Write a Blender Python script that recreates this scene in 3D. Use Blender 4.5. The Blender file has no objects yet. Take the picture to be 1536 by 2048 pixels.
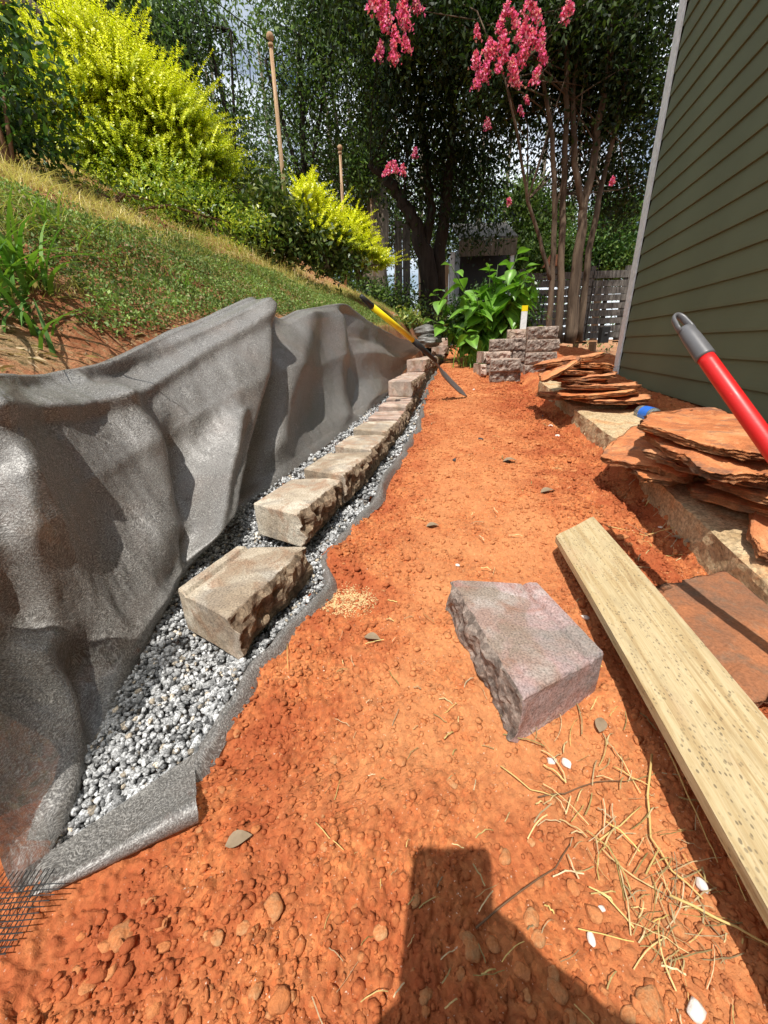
import bpy, bmesh, math, random
import numpy as np
from mathutils import Vector, Matrix
random.seed(7); rng = np.random.default_rng(11)
sc = bpy.context.scene; col = sc.collection
rad = math.radians

# ------------------------------------------------------------------ camera
H = 0.57; FPX = 790.0; ROLL = rad(2.0); PITCH = rad(22.66)
Fv = Vector((0, math.cos(PITCH), -math.sin(PITCH))); U0 = Vector((0, math.sin(PITCH), math.cos(PITCH))); R0 = Vector((1, 0, 0))
Rv = R0*math.cos(ROLL) - U0*math.sin(ROLL); Uv = U0*math.cos(ROLL) + R0*math.sin(ROLL)
cd = bpy.data.cameras.new('camera'); cam = bpy.data.objects.new('camera', cd); col.objects.link(cam)
cam.matrix_world = Matrix(((Rv.x, Uv.x, -Fv.x, 0), (Rv.y, Uv.y, -Fv.y, 0), (Rv.z, Uv.z, -Fv.z, H), (0, 0, 0, 1)))
cd.sensor_fit = 'VERTICAL'; cd.sensor_height = 24; cd.lens = 24*FPX/2048; cd.clip_start = 0.01; cd.clip_end = 2000
sc.camera = cam

# ------------------------------------------------------------------ sky and sun
SUN_AZ = rad(199.8); SUN_EL = rad(63.7)     # azimuth from +Y clockwise: behind the viewer, a little left
w = bpy.data.worlds.new('World'); sc.world = w; w.use_nodes = True
nt = w.node_tree; nt.nodes.clear()
sky = nt.nodes.new('ShaderNodeTexSky'); sky.sky_type = 'NISHITA'; sky.sun_disc = False
sky.sun_elevation = SUN_EL; sky.sun_rotation = SUN_AZ; sky.air_density = 1.0; sky.dust_density = 1.2
tc = nt.nodes.new('ShaderNodeTexCoord'); mp = nt.nodes.new('ShaderNodeMapping'); mp.inputs['Scale'].default_value = (1, 1, 2.2)
cn = nt.nodes.new('ShaderNodeTexNoise'); cn.inputs['Scale'].default_value = 2.6; cn.inputs['Detail'].default_value = 7; cn.inputs['Roughness'].default_value = .58
cr = nt.nodes.new('ShaderNodeValToRGB'); cr.color_ramp.elements[0].position = .38; cr.color_ramp.elements[1].position = .56
mx = nt.nodes.new('ShaderNodeMix'); mx.data_type = 'RGBA'; mx.inputs[7].default_value = (10.5, 11.2, 12.0, 1)
bg = nt.nodes.new('ShaderNodeBackground'); bg.inputs['Strength'].default_value = 0.10
wo = nt.nodes.new('ShaderNodeOutputWorld')
L = nt.links.new
L(tc.outputs['Generated'], mp.inputs[0]); L(mp.outputs[0], cn.inputs['Vector']); L(cn.outputs['Fac'], cr.inputs[0])
L(cr.outputs[0], mx.inputs[0]); L(sky.outputs[0], mx.inputs[6]); L(mx.outputs[2], bg.inputs[0]); L(bg.outputs[0], wo.inputs[0])
sd = bpy.data.lights.new('sun', 'SUN'); sd.energy = 4.9; sd.angle = rad(0.55); sd.color = (1.0, .95, .87)
so = bpy.data.objects.new('sun', sd); col.objects.link(so)
SUN = Vector((math.sin(SUN_AZ)*math.cos(SUN_EL), math.cos(SUN_AZ)*math.cos(SUN_EL), math.sin(SUN_EL)))
so.rotation_euler = SUN.to_track_quat('Z', 'Y').to_euler(); so.location = (-2, -4, 9)
sc.view_settings.view_transform = 'Standard'; sc.view_settings.look = 'None'
sc.view_settings.exposure = 0.2; sc.view_settings.gamma = 1.0
sc.cycles.max_bounces = 6; sc.cycles.transparent_max_bounces = 8; sc.cycles.use_denoising = True

# ------------------------------------------------------------------ helpers
def ray(u, v): return Rv*((u-768)/FPX) + Uv*(-(v-1024)/FPX) + Fv
def atz(u, v, z): d = ray(u, v); t = (z-H)/d.z; return Vector((d.x*t, d.y*t, z))
def aty(u, v, y): d = ray(u, v); t = y/d.y; return Vector((d.x*t, y, H+d.z*t))
def vn(x, y, z=0., seed=0):                      # value noise, arrays in, -1..1
    x, y, z = np.broadcast_arrays(np.asarray(x, float), np.asarray(y, float), np.asarray(z, float))
    xi, yi, zi = np.floor(x), np.floor(y), np.floor(z); fx, fy, fz = x-xi, y-yi, z-zi
    fx = fx*fx*(3-2*fx); fy = fy*fy*(3-2*fy); fz = fz*fz*(3-2*fz)
    xi = xi.astype(np.int64); yi = yi.astype(np.int64); zi = zi.astype(np.int64)
    def hsh(a, b, c):
        h = (a*374761393 + b*668265263 + c*1274126177 + seed*974634777) & 0xffffffff
        h = ((h ^ (h >> 13))*1274126177) & 0xffffffff; h = ((h ^ (h >> 16))*2246822519) & 0xffffffff
        return ((h ^ (h >> 15)) & 0xffffff)/float(0xffffff)
    r = 0
    for dx in (0, 1):
        for dy in (0, 1):
            for dz in (0, 1):
                r = r + hsh(xi+dx, yi+dy, zi+dz)*(fx if dx else 1-fx)*(fy if dy else 1-fy)*(fz if dz else 1-fz)
    return r*2-1
def fbm(x, y, z=0., o=4, seed=0, g=.5):
    a, s, r = 1., 1., 0.
    for i in range(o): r = r + a*vn(np.asarray(x)*s, np.asarray(y)*s, np.asarray(z)*s, seed+i); a *= g; s *= 2.03
    return r
def worley(x, y, seed=0, f2=False):                        # F1 distance and a random value of the nearest cell
    xi = np.floor(x).astype(np.int64); yi = np.floor(y).astype(np.int64)
    best = np.full(np.shape(x), 9.); sec = np.full(np.shape(x), 9.); rid = np.zeros(np.shape(x))
    for dx in (-1, 0, 1):
        for dy in (-1, 0, 1):
            a, b = xi+dx, yi+dy
            h = (a*374761393 + b*668265263 + seed*974634777) & 0xffffffff
            h = ((h ^ (h >> 13))*1274126177) & 0xffffffff; h = h ^ (h >> 16)
            h2 = (h*2246822519) & 0xffffffff; h2 = h2 ^ (h2 >> 15); h3 = (h2*3266489917) & 0xffffffff; h3 ^= (h3 >> 13)
            d = np.hypot(a+(h & 0xffff)/65535.-x, b+(h2 & 0xffff)/65535.-y); r3 = (h3 & 0xffff)/65535.
            m = d < best; sec = np.where(m, best, np.minimum(sec, d)); best = np.where(m, d, best); rid = np.where(m, r3, rid)
    return (best, sec, rid) if f2 else (best, rid)
def sstep(a, b, x): t = np.clip((np.asarray(x, float)-a)/(b-a), 0, 1); return t*t*(3-2*t)

def tag(o, label=None, cat=None, group=None, kind=None):
    if label: o['label'] = label
    if cat: o['category'] = cat
    if group: o['group'] = group
    if kind: o['kind'] = kind
    return o
def link(o, parent=None):
    col.objects.link(o)
    if parent: o.parent = parent
    return o
def empty(name, loc=(0, 0, 0), rz=0):
    o = bpy.data.objects.new(name, None); o.location = loc; o.rotation_euler.z = rz; o.empty_display_size = .05; return link(o)
def mesh(name, V, faces, mat, parent=None, smooth=False, color=None, loc=None, mats=None, midx=None):
    """faces: int array (n,3)/(n,4), or a list of lists"""
    me = bpy.data.meshes.new(name); V = np.asarray(V, dtype=np.float32).reshape(-1, 3)
    if isinstance(faces, np.ndarray):
        n, k = faces.shape
        me.vertices.add(len(V)); me.vertices.foreach_set('co', V.ravel())
        me.loops.add(n*k); me.loops.foreach_set('vertex_index', faces.astype(np.int32).ravel())
        me.polygons.add(n); me.polygons.foreach_set('loop_start', np.arange(n, dtype=np.int32)*k)
        me.update(calc_edges=True)
    else:
        me.from_pydata([tuple(map(float, v)) for v in V], [], [list(map(int, f)) for f in faces]); me.update()
    if color is not None:
        a = me.color_attributes.new('col', 'FLOAT_COLOR', 'POINT')
        c = np.ones((len(V), 4), np.float32); c[:, :3] = color; a.data.foreach_set('color', c.ravel())
    if smooth: me.polygons.foreach_set('use_smooth', np.ones(len(me.polygons), bool))
    for m in (mats or [mat]): me.materials.append(m)
    if midx is not None: me.polygons.foreach_set('material_index', np.asarray(midx, np.int32))
    o = bpy.data.objects.new(name, me)
    if loc is not None: o.location = loc
    return link(o, parent)
def gridfaces(nu, nv, off=0):                    # vertices in order [i*nv + j]
    i, j = np.meshgrid(np.arange(nu-1), np.arange(nv-1), indexing='ij'); a = (i*nv+j).ravel()+off
    return np.stack([a, a+nv, a+nv+1, a+1], 1)
class MB:
    def __init__(s): s.v = []; s.f = []
    def add(s, V, F):
        o = len(s.v); s.v += [tuple(v) for v in V]; s.f += [[i+o for i in f] for f in F]; return s
    def box(s, a, b, M=None):
        V = [Vector((x, y, z)) for x in (a[0], b[0]) for y in (a[1], b[1]) for z in (a[2], b[2])]
        if M: V = [M @ v for v in V]
        return s.add(V, [(0, 1, 3, 2), (4, 6, 7, 5), (0, 4, 5, 1), (2, 3, 7, 6), (0, 2, 6, 4), (1, 5, 7, 3)])
    def tube(s, P, R, n=8, cap=True, flat=None):
        P = [Vector(p) for p in P]; R = [R]*len(P) if not hasattr(R, '__len__') else R
        V = []; F = []; up = None
        for i, p in enumerate(P):
            t = (P[min(i+1, len(P)-1)]-P[max(i-1, 0)]).normalized()
            if up is None: up = Vector((0, 0, 1)) if abs(t.z) < .9 else Vector((1, 0, 0))
            a = t.cross(up).normalized(); b = a.cross(t).normalized(); up = b
            for k in range(n):
                c, q = math.cos(2*math.pi*k/n), math.sin(2*math.pi*k/n)
                V.append(p+a*c*R[i]+b*q*R[i]*(flat or 1))
        for i in range(len(P)-1):
            for k in range(n): F.append((i*n+k, i*n+(k+1) % n, (i+1)*n+(k+1) % n, (i+1)*n+k))
        if cap: F.append(list(range(n))[::-1]); F.append([(len(P)-1)*n+k for k in range(n)])
        return s.add(V, F)
    def build(s, name, mat, parent=None, smooth=False, bevel=0, loc=None):
        o = mesh(name, s.v, s.f, mat, parent, smooth, loc=loc)
        bm = bmesh.new(); bm.from_mesh(o.data); bmesh.ops.recalc_face_normals(bm, faces=bm.faces)
        if bevel: bmesh.ops.bevel(bm, geom=bm.edges[:], offset=bevel, segments=2, affect='EDGES', profile=.7, clamp_overlap=True)
        bm.to_mesh(o.data); bm.free(); return o

# ------------------------------------------------------------------ materials
class NT:
    def __init__(s, name):
        s.m = bpy.data.materials.new(name); s.m.use_nodes = True; s.t = s.m.node_tree
        s.b = s.t.nodes['Principled BSDF']; s.out = s.t.nodes['Material Output']; s.L = s.t.links.new
    def n(s, typ, **k):
        nd = s.t.nodes.new('ShaderNode'+typ)
        for a, v in k.items():
            if hasattr(nd, a) and a not in nd.inputs: setattr(nd, a, v)
            else: nd.inputs[a].default_value = v
        return nd
    def co(s, scale=(1, 1, 1), kind='Object', rot=(0, 0, 0)):
        t = s.n('TexCoord'); m = s.n('Mapping'); m.inputs['Scale'].default_value = scale; m.inputs['Rotation'].default_value = rot
        s.L(t.outputs[kind], m.inputs[0]); return m.outputs[0]
    def noise(s, v, scale, detail=4, rough=.55, dist=0, out='Fac'):
        n = s.n('TexNoise'); n.inputs['Scale'].default_value = scale; n.inputs['Detail'].default_value = detail
        n.inputs['Roughness'].default_value = rough; n.inputs['Distortion'].default_value = dist; s.L(v, n.inputs['Vector']); return n.outputs[out]
    def vor(s, v, scale, out='Distance', feat='F1', rnd=1):
        n = s.n('TexVoronoi'); n.feature = feat; n.inputs['Scale'].default_value = scale; n.inputs['Randomness'].default_value = rnd; s.L(v, n.inputs['Vector']); return n.outputs[out]
    def ramp(s, f, stops, interp='LINEAR'):
        r = s.n('ValToRGB'); r.color_ramp.interpolation = interp; e = r.color_ramp.elements
        while len(e) < len(stops): e.new(.5)
        for x, (p, c) in zip(e, stops):
            x.position = p; x.color = (c, c, c, 1) if isinstance(c, (int, float)) else (*c, 1)
        s.L(f, r.inputs[0]); return r.outputs[0]
    def mix(s, f, a, b, bt='MIX'):
        m = s.n('Mix'); m.data_type = 'RGBA'; m.blend_type = bt
        for i, x in ((0, f), (6, a), (7, b)):
            if isinstance(x, (int, float)): m.inputs[i].default_value = x
            elif isinstance(x, tuple): m.inputs[i].default_value = (*x, 1)
            else: s.L(x, m.inputs[i])
        return m.outputs[2]
    def math(s, op, a, b=0, clamp=False):
        m = s.n('Math'); m.operation = op; m.use_clamp = clamp
        for i, x in ((0, a), (1, b)):
            if isinstance(x, (int, float)): m.inputs[i].default_value = x
            else: s.L(x, m.inputs[i])
        return m.outputs[0]
    def attr(s, name='col'):
        a = s.n('Attribute'); a.attribute_name = name; return a.outputs['Color']
    def attrf(s, name):
        a = s.n('Attribute'); a.attribute_name = name; return a.outputs['Fac']
    def bump(s, h, dist, strength=1, prev=None):
        b = s.n('Bump'); b.inputs['Distance'].default_value = dist; b.inputs['Strength'].default_value = strength
        s.L(h, b.inputs['Height'])
        if prev: s.L(prev, b.inputs['Normal'])
        return b.outputs[0]
    def done(s, colr=None, rough=None, normal=None, spec=None, metal=None):
        for k, x in (('Base Color', colr), ('Roughness', rough), ('Normal', normal), ('Specular IOR Level', spec), ('Metallic', metal)):
            if x is None: continue
            if isinstance(x, (int, float)): s.b.inputs[k].default_value = x
            elif isinstance(x, tuple): s.b.inputs[k].default_value = (*x, 1)
            else: s.L(x, s.b.inputs[k])
        return s.m

def m_clay():
    t = NT('clay'); v = t.co(); rgh = t.math('MULTIPLY', t.attrf('rough'), 1.0)
    big = t.noise(v, 2.2, 5, .6); mid = t.noise(v, 11, 6, .65); fine = t.noise(v, 70, 6, .7); gr = t.noise(v, 420, 3, .7)
    c = t.ramp(t.math('ADD', t.math('MULTIPLY', big, .45), t.math('MULTIPLY', mid, .55)), [(.36, (.34, .075, .020)), (.47, (.49, .125, .034)), (.56, (.57, .175, .056)), (.68, (.64, .27, .10))])
    c = t.mix(t.ramp(fine, [(.38, 0.), (.62, 1.)]), c, t.mix(.42, c, (.76, .34, .125)))
    c = t.mix(t.ramp(t.noise(v, 38, 3, .6), [(.62, 0.), (.72, .6)]), c, (.27, .055, .016))
    vr = t.vor(v, 210, 'Color'); sp = t.ramp(vr, [(.0, .55), (1., 1.25)]); sp2 = t.ramp(t.vor(v, 85, 'Color'), [(0., .75), (1., 1.15)]); c = t.mix(1, c, sp2, 'MULTIPLY')
    c = t.mix(1, c, sp, 'MULTIPLY')
    c = t.mix(t.ramp(t.noise(v, 260, 2, .5), [(.70, 0.), (.74, 1.)]), c, (.80, .66, .52))
    h = t.math('ADD', t.math('MULTIPLY', fine, 1.0), t.math('MULTIPLY', gr, .35)); wv = t.n('VectorMath'); wv.operation = 'MULTIPLY_ADD'; t.L(t.noise(v, 90, 3, .6, 0, 'Color'), wv.inputs[0]); wv.inputs[1].default_value = (.012, .012, .012); t.L(v, wv.inputs[2]); crumbs = t.vor(wv.outputs[0], 260, 'Color'); crumb2 = t.vor(wv.outputs[0], 120, 'Color')
    n1 = t.bump(h, .0036, .8); n2 = t.bump(crumb2, .0022, .6, t.bump(crumbs, .0014, .6, n1)); flat_ = t.bump(h, .0034, 1., t.bump(crumbs, .0012, .7))
    nm = t.n('Mix'); nm.data_type = 'VECTOR'; nm.factor_mode = 'UNIFORM'; t.L(rgh, nm.inputs[0]); t.L(flat_, nm.inputs[4]); t.L(n2, nm.inputs[5]); n2 = nm.outputs[1]
    c = t.mix(t.math('MULTIPLY', t.math('SUBTRACT', 1., rgh), t.ramp(t.noise(v, 7, 5, .65), [(.35, .15), (.6, .75)])), c, (.60, .26, .105)); c = t.mix(t.ramp(t.noise(v, 1.3, 4, .6), [(.55, 0.), (.7, .35)]), c, (.40, .085, .022)); c = t.mix(t.math('MULTIPLY', rgh, t.ramp(t.noise(v, 8, 4, .6), [(.40, .1), (.60, .8)])), c, (.33, .062, .018))
    c = t.mix(.08, c, (.46, .30, .20)); return t.done(c, 1.0, n2, .06)
def m_pebble():
    t = NT('dusty_pebble'); v = t.co(); a = t.attr(); d = t.noise(v, 90, 5, .7); d2 = t.noise(v, 400, 3, .7); c = t.mix(t.ramp(d, [(.40, .75), (.62, .1)]), a, (.55, .19, .065)); c = t.mix(1, c, t.ramp(d2, [(.3, .75), (.7, 1.2)]), 'MULTIPLY'); return t.done(c, .9, t.bump(t.math('ADD', d, d2), .0016, .7), .1)
def m_vcol(name, rough=.85, spec=.2, nscale=200, bumpd=.0012, vary=.35, sheen=0):
    t = NT(name); v = t.co(); a = t.attr(); n = t.noise(v, nscale, 4, .7)
    c = t.mix(1, a, t.ramp(n, [(.3, 1-vary), (.7, 1+vary)]), 'MULTIPLY')
    return t.done(c, rough, t.bump(n, bumpd), spec)
def m_gravel():
    t = NT('gravel'); v = t.co(); a = t.attr(); n = t.noise(v, 330, 3, .75); n2 = t.noise(v, 90, 3, .6)
    c = t.mix(1, a, t.ramp(n, [(.36, .28), (.5, .9), (.62, 1.5)]), 'MULTIPLY'); c = t.mix(t.ramp(n2, [(.55, 0.), (.68, .5)]), c, (.06, .065, .07))
    return t.done(c, .7, t.bump(n, .0012, .8), .35)
def m_leaf(name, rough=.5, trans=.35, spec=.35):
    t = NT(name); a = t.attr(); g = t.n('NewGeometry')
    t.L(a, t.b.inputs['Base Color']); t.b.inputs['Roughness'].default_value = rough; t.b.inputs['Specular IOR Level'].default_value = spec
    tr = t.n('BsdfTranslucent'); t.L(t.mix(1, a, (1.0, 1.15, .55), 'MULTIPLY'), tr.inputs[0])
    ms = t.n('MixShader'); ms.inputs[0].default_value = trans; t.L(t.b.outputs[0], ms.inputs[1]); t.L(tr.outputs[0], ms.inputs[2]); t.L(ms.outputs[0], t.out.inputs[0])
    return t.m
def m_plain(name, c, rough=.6, spec=.3, metal=0, n=None):
    t = NT(name); v = t.co()
    if n is None: n = 30
    f = t.noise(v, n, 5, .6)
    cc = t.mix(1, c, t.ramp(f, [(.3, .8), (.7, 1.15)]), 'MULTIPLY')
    return t.done(cc, rough, t.bump(f, .0015, .4), spec, metal)
def m_block(name, c1, c2, c3, wet=None):
    t = NT(name); v = t.co(); i = t.n('ObjectInfo')
    off = t.n('VectorMath'); off.operation = 'ADD'; cx = t.n('CombineXYZ')
    t.L(t.math('MULTIPLY', i.outputs['Random'], 37), cx.inputs[0]); t.L(v, off.inputs[0]); t.L(cx.outputs[0], off.inputs[1]); v = off.outputs[0]
    a = t.noise(v, 9, 5, .6); b = t.noise(v, 16, 4, .6, .6); g = t.noise(v, 260, 4, .7); p = t.noise(v, 700, 2, .6)
    c = t.ramp(a, [(.34, c1), (.5, c2), (.64, c3)])
    c = t.mix(t.ramp(b, [(.50, 0.), (.64, .8)]), c, tuple(x*.50+y for x, y in zip(c2, (.13, .03, .0)))); d_ = t.noise(v, 6.5, 5, .65, .8); c = t.mix(t.ramp(d_, [(.52, 0.), (.60, .65)]), c, (.27, .235, .20)); c = t.mix(t.ramp(t.noise(v, 4.3, 3, .5), [(.56, 0.), (.585, .45)]), c, (.22, .15, .09))
    c = t.mix(1, c, t.ramp(g, [(.34, .5), (.5, 1.), (.66, 1.35)]), 'MULTIPLY')
    c = t.mix(t.ramp(t.noise(v, 520, 1, .5), [(.68, 0.), (.72, .8)]), c, (.06, .05, .045))
    return t.done(c, .9, t.bump(t.math('ADD', g, t.math('MULTIPLY', p, .6)), .0022, .9), .2)
def m_split(name, c1, c2):                       # split concrete face, coarse aggregate
    t = NT(name); v = t.co(); a = t.noise(v, 22, 6, .7); g = t.noise(v, 160, 5, .75); vo = t.vor(v, 70, 'Color')
    c = t.ramp(a, [(.36, c1), (.62, c2)]); c = t.mix(.6, c, t.mix(1, c, t.ramp(vo, [(.1, .3), (.9, 1.5)]), 'MULTIPLY')); c = t.mix(1, c, t.ramp(g, [(.3, .45), (.7, 1.3)]), 'MULTIPLY')
    return t.done(c, .95, t.bump(g, .006, 1), .15)
def m_flag():
    t = NT('red_slate'); v = t.co(); a = t.noise(v, 5, 6, .65); g = t.noise(t.co((1, 1, 6)), 30, 6, .7, .5); f = t.noise(v, 240, 4, .7)
    c = t.ramp(a, [(.34, (.32, .10, .036)), (.46, (.54, .17, .055)), (.55, (.66, .25, .09)), (.68, (.74, .38, .18))])
    oi = t.n('ObjectInfo'); c = t.mix(t.math('MULTIPLY', oi.outputs['Random'], .30), c, (.50, .30, .19)); c = t.mix(t.ramp(t.noise(v, 14, 5, .6), [(.52, 0.), (.64, .65)]), c, (.16, .10, .075)); c = t.mix(t.ramp(t.noise(v, 45, 5, .7), [(.56, 0.), (.66, .6)]), c, (.70, .38, .19)); c = t.mix(1, c, t.ramp(f, [(.3, .7), (.7, 1.2)]), 'MULTIPLY')
    return t.done(c, .85, t.bump(t.math('ADD', g, t.math('MULTIPLY', f, .4)), .006, .9), .25)
def m_flag_dull():
    t = NT('brown_slate'); v = t.co(); a = t.noise(v, 4, 6, .65); g = t.noise(v, 26, 6, .65); f = t.noise(v, 200, 4, .7)
    c = t.ramp(a, [(.36, (.17, .10, .065)), (.5, (.30, .125, .06)), (.62, (.43, .165, .07))])
    c = t.mix(t.ramp(g, [(.5, 0.), (.66, .5)]), c, (.15, .13, .095)); c = t.mix(1, c, t.ramp(f, [(.3, .7), (.7, 1.25)]), 'MULTIPLY')
    return t.done(c, .85, t.bump(t.math('ADD', g, t.math('MULTIPLY', f, .4)), .004, .8), .25)
def m_fabric():
    t = NT('woven_weed_fabric')
    v = t.co((1, 1, 1)); warp = t.noise(v, 7, 3, .5, 0, 'Color'); ad = t.n('VectorMath'); ad.operation = 'MULTIPLY_ADD'
    t.L(warp, ad.inputs[0]); ad.inputs[1].default_value = (.12, .12, .12); t.L(v, ad.inputs[2])
    m2 = t.n('Mapping'); m2.inputs['Scale'].default_value = (260, 260, 1100); m2.inputs['Rotation'].default_value = (.7, .3, .5); t.L(ad.outputs[0], m2.inputs[0])
    m3 = t.n('Mapping'); m3.inputs['Scale'].default_value = (1100, 260, 300); m3.inputs['Rotation'].default_value = (.2, .9, -.4); t.L(ad.outputs[0], m3.inputs[0])
    f1 = t.n('TexNoise'); f1.inputs['Detail'].default_value = 3; f1.inputs['Scale'].default_value = 1; t.L(m2.outputs[0], f1.inputs['Vector'])
    f2 = t.n('TexNoise'); f2.inputs['Detail'].default_value = 3; f2.inputs['Scale'].default_value = 1; t.L(m3.outputs[0], f2.inputs['Vector'])
    fib = t.math('MAXIMUM', f1.outputs['Fac'], f2.outputs['Fac'])
    dirt = t.noise(v, 5, 5, .6); dirt2 = t.noise(v, 60, 4, .7)
    c = t.ramp(fib, [(.46, (.090, .084, .077)), (.56, (.17, .162, .15)), (.68, (.38, .365, .34))])
    c = t.mix(t.ramp(dirt, [(.52, 0.), (.72, .25)]), c, (.20, .12, .08))
    c = t.mix(t.ramp(dirt2, [(.6, 0.), (.75, .2)]), c, (.20, .165, .13))
    emb = t.vor(v, 230, 'Distance'); n = t.bump(fib, .0009, .7, t.bump(emb, .0009, .4, t.bump(t.noise(v, 24, 3, .55), .006, .4)))
    t.done(c, t.ramp(fib, [(.45, .52), (.7, .36)]), n, .85); t.b.inputs['Coat Weight'].default_value = .3; t.b.inputs['Coat Roughness'].default_value = .38; t.L(n, t.b.inputs['Coat Normal'])
    tr = t.n('BsdfTransparent'); tr.inputs[0].default_value = (.8, .78, .72, 1); ms = t.n('MixShader')
    t.L(t.ramp(fib, [(.46, .34), (.60, .10)]), ms.inputs[0]); t.L(t.b.outputs[0], ms.inputs[1]); t.L(tr.outputs[0], ms.inputs[2]); t.L(ms.outputs[0], t.out.inputs[0])
    return t.m
def m_wood():
    t = NT('pine_board'); v = t.co((1, 1, 1)); gl = t.noise(t.co((30, 1.6, 30)), 1.6, 6, .68, 1.6); f = t.noise(t.co((260, 5, 260)), 1, 4, .6); blot = t.noise(t.co((6, 3, 6)), 1.2, 4, .6)
    c = t.ramp(gl, [(.3, (.32, .21, .10)), (.45, (.45, .34, .18)), (.56, (.55, .45, .27)), (.72, (.38, .27, .14))])
    c = t.mix(t.ramp(f, [(.4, 0.), (.7, .3)]), c, (.34, .22, .10)); c = t.mix(t.ramp(blot, [(.58, 0.), (.7, .35)]), c, (.42, .25, .17))
    # dark speckle of ink print and mildew, gathered in rows along the board
    row = t.n('TexWave'); row.wave_type = 'BANDS'; row.bands_direction = 'X'; row.inputs['Scale'].default_value = 7.5; row.inputs['Distortion'].default_value = 1.6; row.inputs['Detail'].default_value = 2; row.inputs['Detail Scale'].default_value = 3; t.L(v, row.inputs['Vector'])
    sp = t.vor(t.co((1, .55, 1)), 230, 'Distance'); sr = t.vor(t.co((1, .55, 1)), 230, 'Color'); cl = t.noise(v, 13, 3, .6)
    dots = t.math('MULTIPLY', t.ramp(sp, [(.26, 1.), (.38, 0.)]), t.ramp(t.math('ADD', t.math('MULTIPLY', row.outputs['Fac'], .32), cl), [(.46, 0.), (.58, 1.)]))
    dots = t.math('MULTIPLY', dots, t.ramp(sr, [(.25, 0.), (.6, 1.)])); dots = t.math('MULTIPLY', dots, t.ramp(t.noise(v, 22, 3, .6), [(.34, .35), (.52, 1.)]))
    c = t.mix(t.math('MULTIPLY', dots, .75), c, (.12, .095, .06)); c = t.mix(t.ramp(t.noise(t.co((3, 1, 3)), 9, 6, .7), [(.5, 0.), (.72, .5)]), c, (.30, .23, .13))
    return t.done(c, .7, t.bump(t.math('ADD', gl, f), .0012, .7), .25)
def m_siding():
    t = NT('olive_siding'); v = t.co(); n = t.noise(t.co((3, 3, 90)), 3, 5, .6); b = t.noise(v, 2, 3, .5)
    c = t.mix(1, (.125, .148, .090), t.ramp(b, [(.3, .9), (.7, 1.1)]), 'MULTIPLY')
    return t.done(c, .6, t.bump(n, .0016, .6), .3)
def m_concrete():
    t = NT('old_concrete'); v = t.co(); a = t.noise(v, 6, 6, .65); g = t.noise(v, 120, 5, .75); g2 = t.vor(v, 130, 'Color')
    c = t.ramp(a, [(.35, (.40, .28, .15)), (.52, (.56, .43, .26)), (.68, (.55, .30, .14))])
    c = t.mix(.5, c, t.mix(1, c, t.ramp(g2, [(.1, .45), (.9, 1.35)]), 'MULTIPLY')); c = t.mix(1, c, t.ramp(g, [(.32, .5), (.5, 1.), (.7, 1.25)]), 'MULTIPLY')
    c = t.mix(t.ramp(t.noise(v, 25, 4, .7), [(.6, 0.), (.7, .55)]), c, (.12, .095, .05))
    return t.done(c, .95, t.bump(g, .004, .9), .15)
def m_scuffed(name, c):
    t = NT(name); v = t.co(); a = t.noise(v, 9, 5, .7); sc1 = t.noise(t.co((60, 60, 220), rot=(.3, .5, .2)), 1, 3, .6); sp = t.noise(v, 120, 2, .5)
    cc = t.mix(t.ramp(a, [(.45, 0.), (.75, .35)]), c, tuple(x*.6+.02 for x in c)); cc = t.mix(t.ramp(sc1, [(.70, 0.), (.76, .45)]), cc, (.62, .35, .28)); cc = t.mix(t.ramp(sp, [(.72, 0.), (.76, .6)]), cc, (.55, .25, .12))
    return t.done(cc, t.ramp(a, [(.3, .28), (.7, .5)]), t.bump(sc1, .0004, .5), .45)
def m_bark(name, c1, c2, sc_=1.):
    t = NT(name); n = t.noise(t.co((14*sc_, 14*sc_, 2.2*sc_)), 1, 6, .7, .6); c = t.ramp(n, [(.35, c1), (.65, c2)])
    return t.done(c, .9, t.bump(n, .03, .8), .15)
def m_hill():
    t = NT('hillside_soil'); v = t.co(); a = t.noise(v, 3, 6, .65); g = t.noise(v, 40, 6, .7); s = t.noise(t.co((30, 90, 30), rot=(0, 0, .7)), 1, 4, .6)
    c = t.ramp(a, [(.4, (.27, .10, .045)), (.52, (.45, .20, .10)), (.62, (.38, .25, .13))])
    c = t.mix(t.ramp(s, [(.54, 0.), (.64, .7)]), c, (.42, .30, .16)); c = t.mix(t.ramp(g, [(.52, 0.), (.62, .8)]), c, (.09, .085, .035))
    return t.done(c, .95, t.bump(g, .03, .9), .1)

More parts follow.
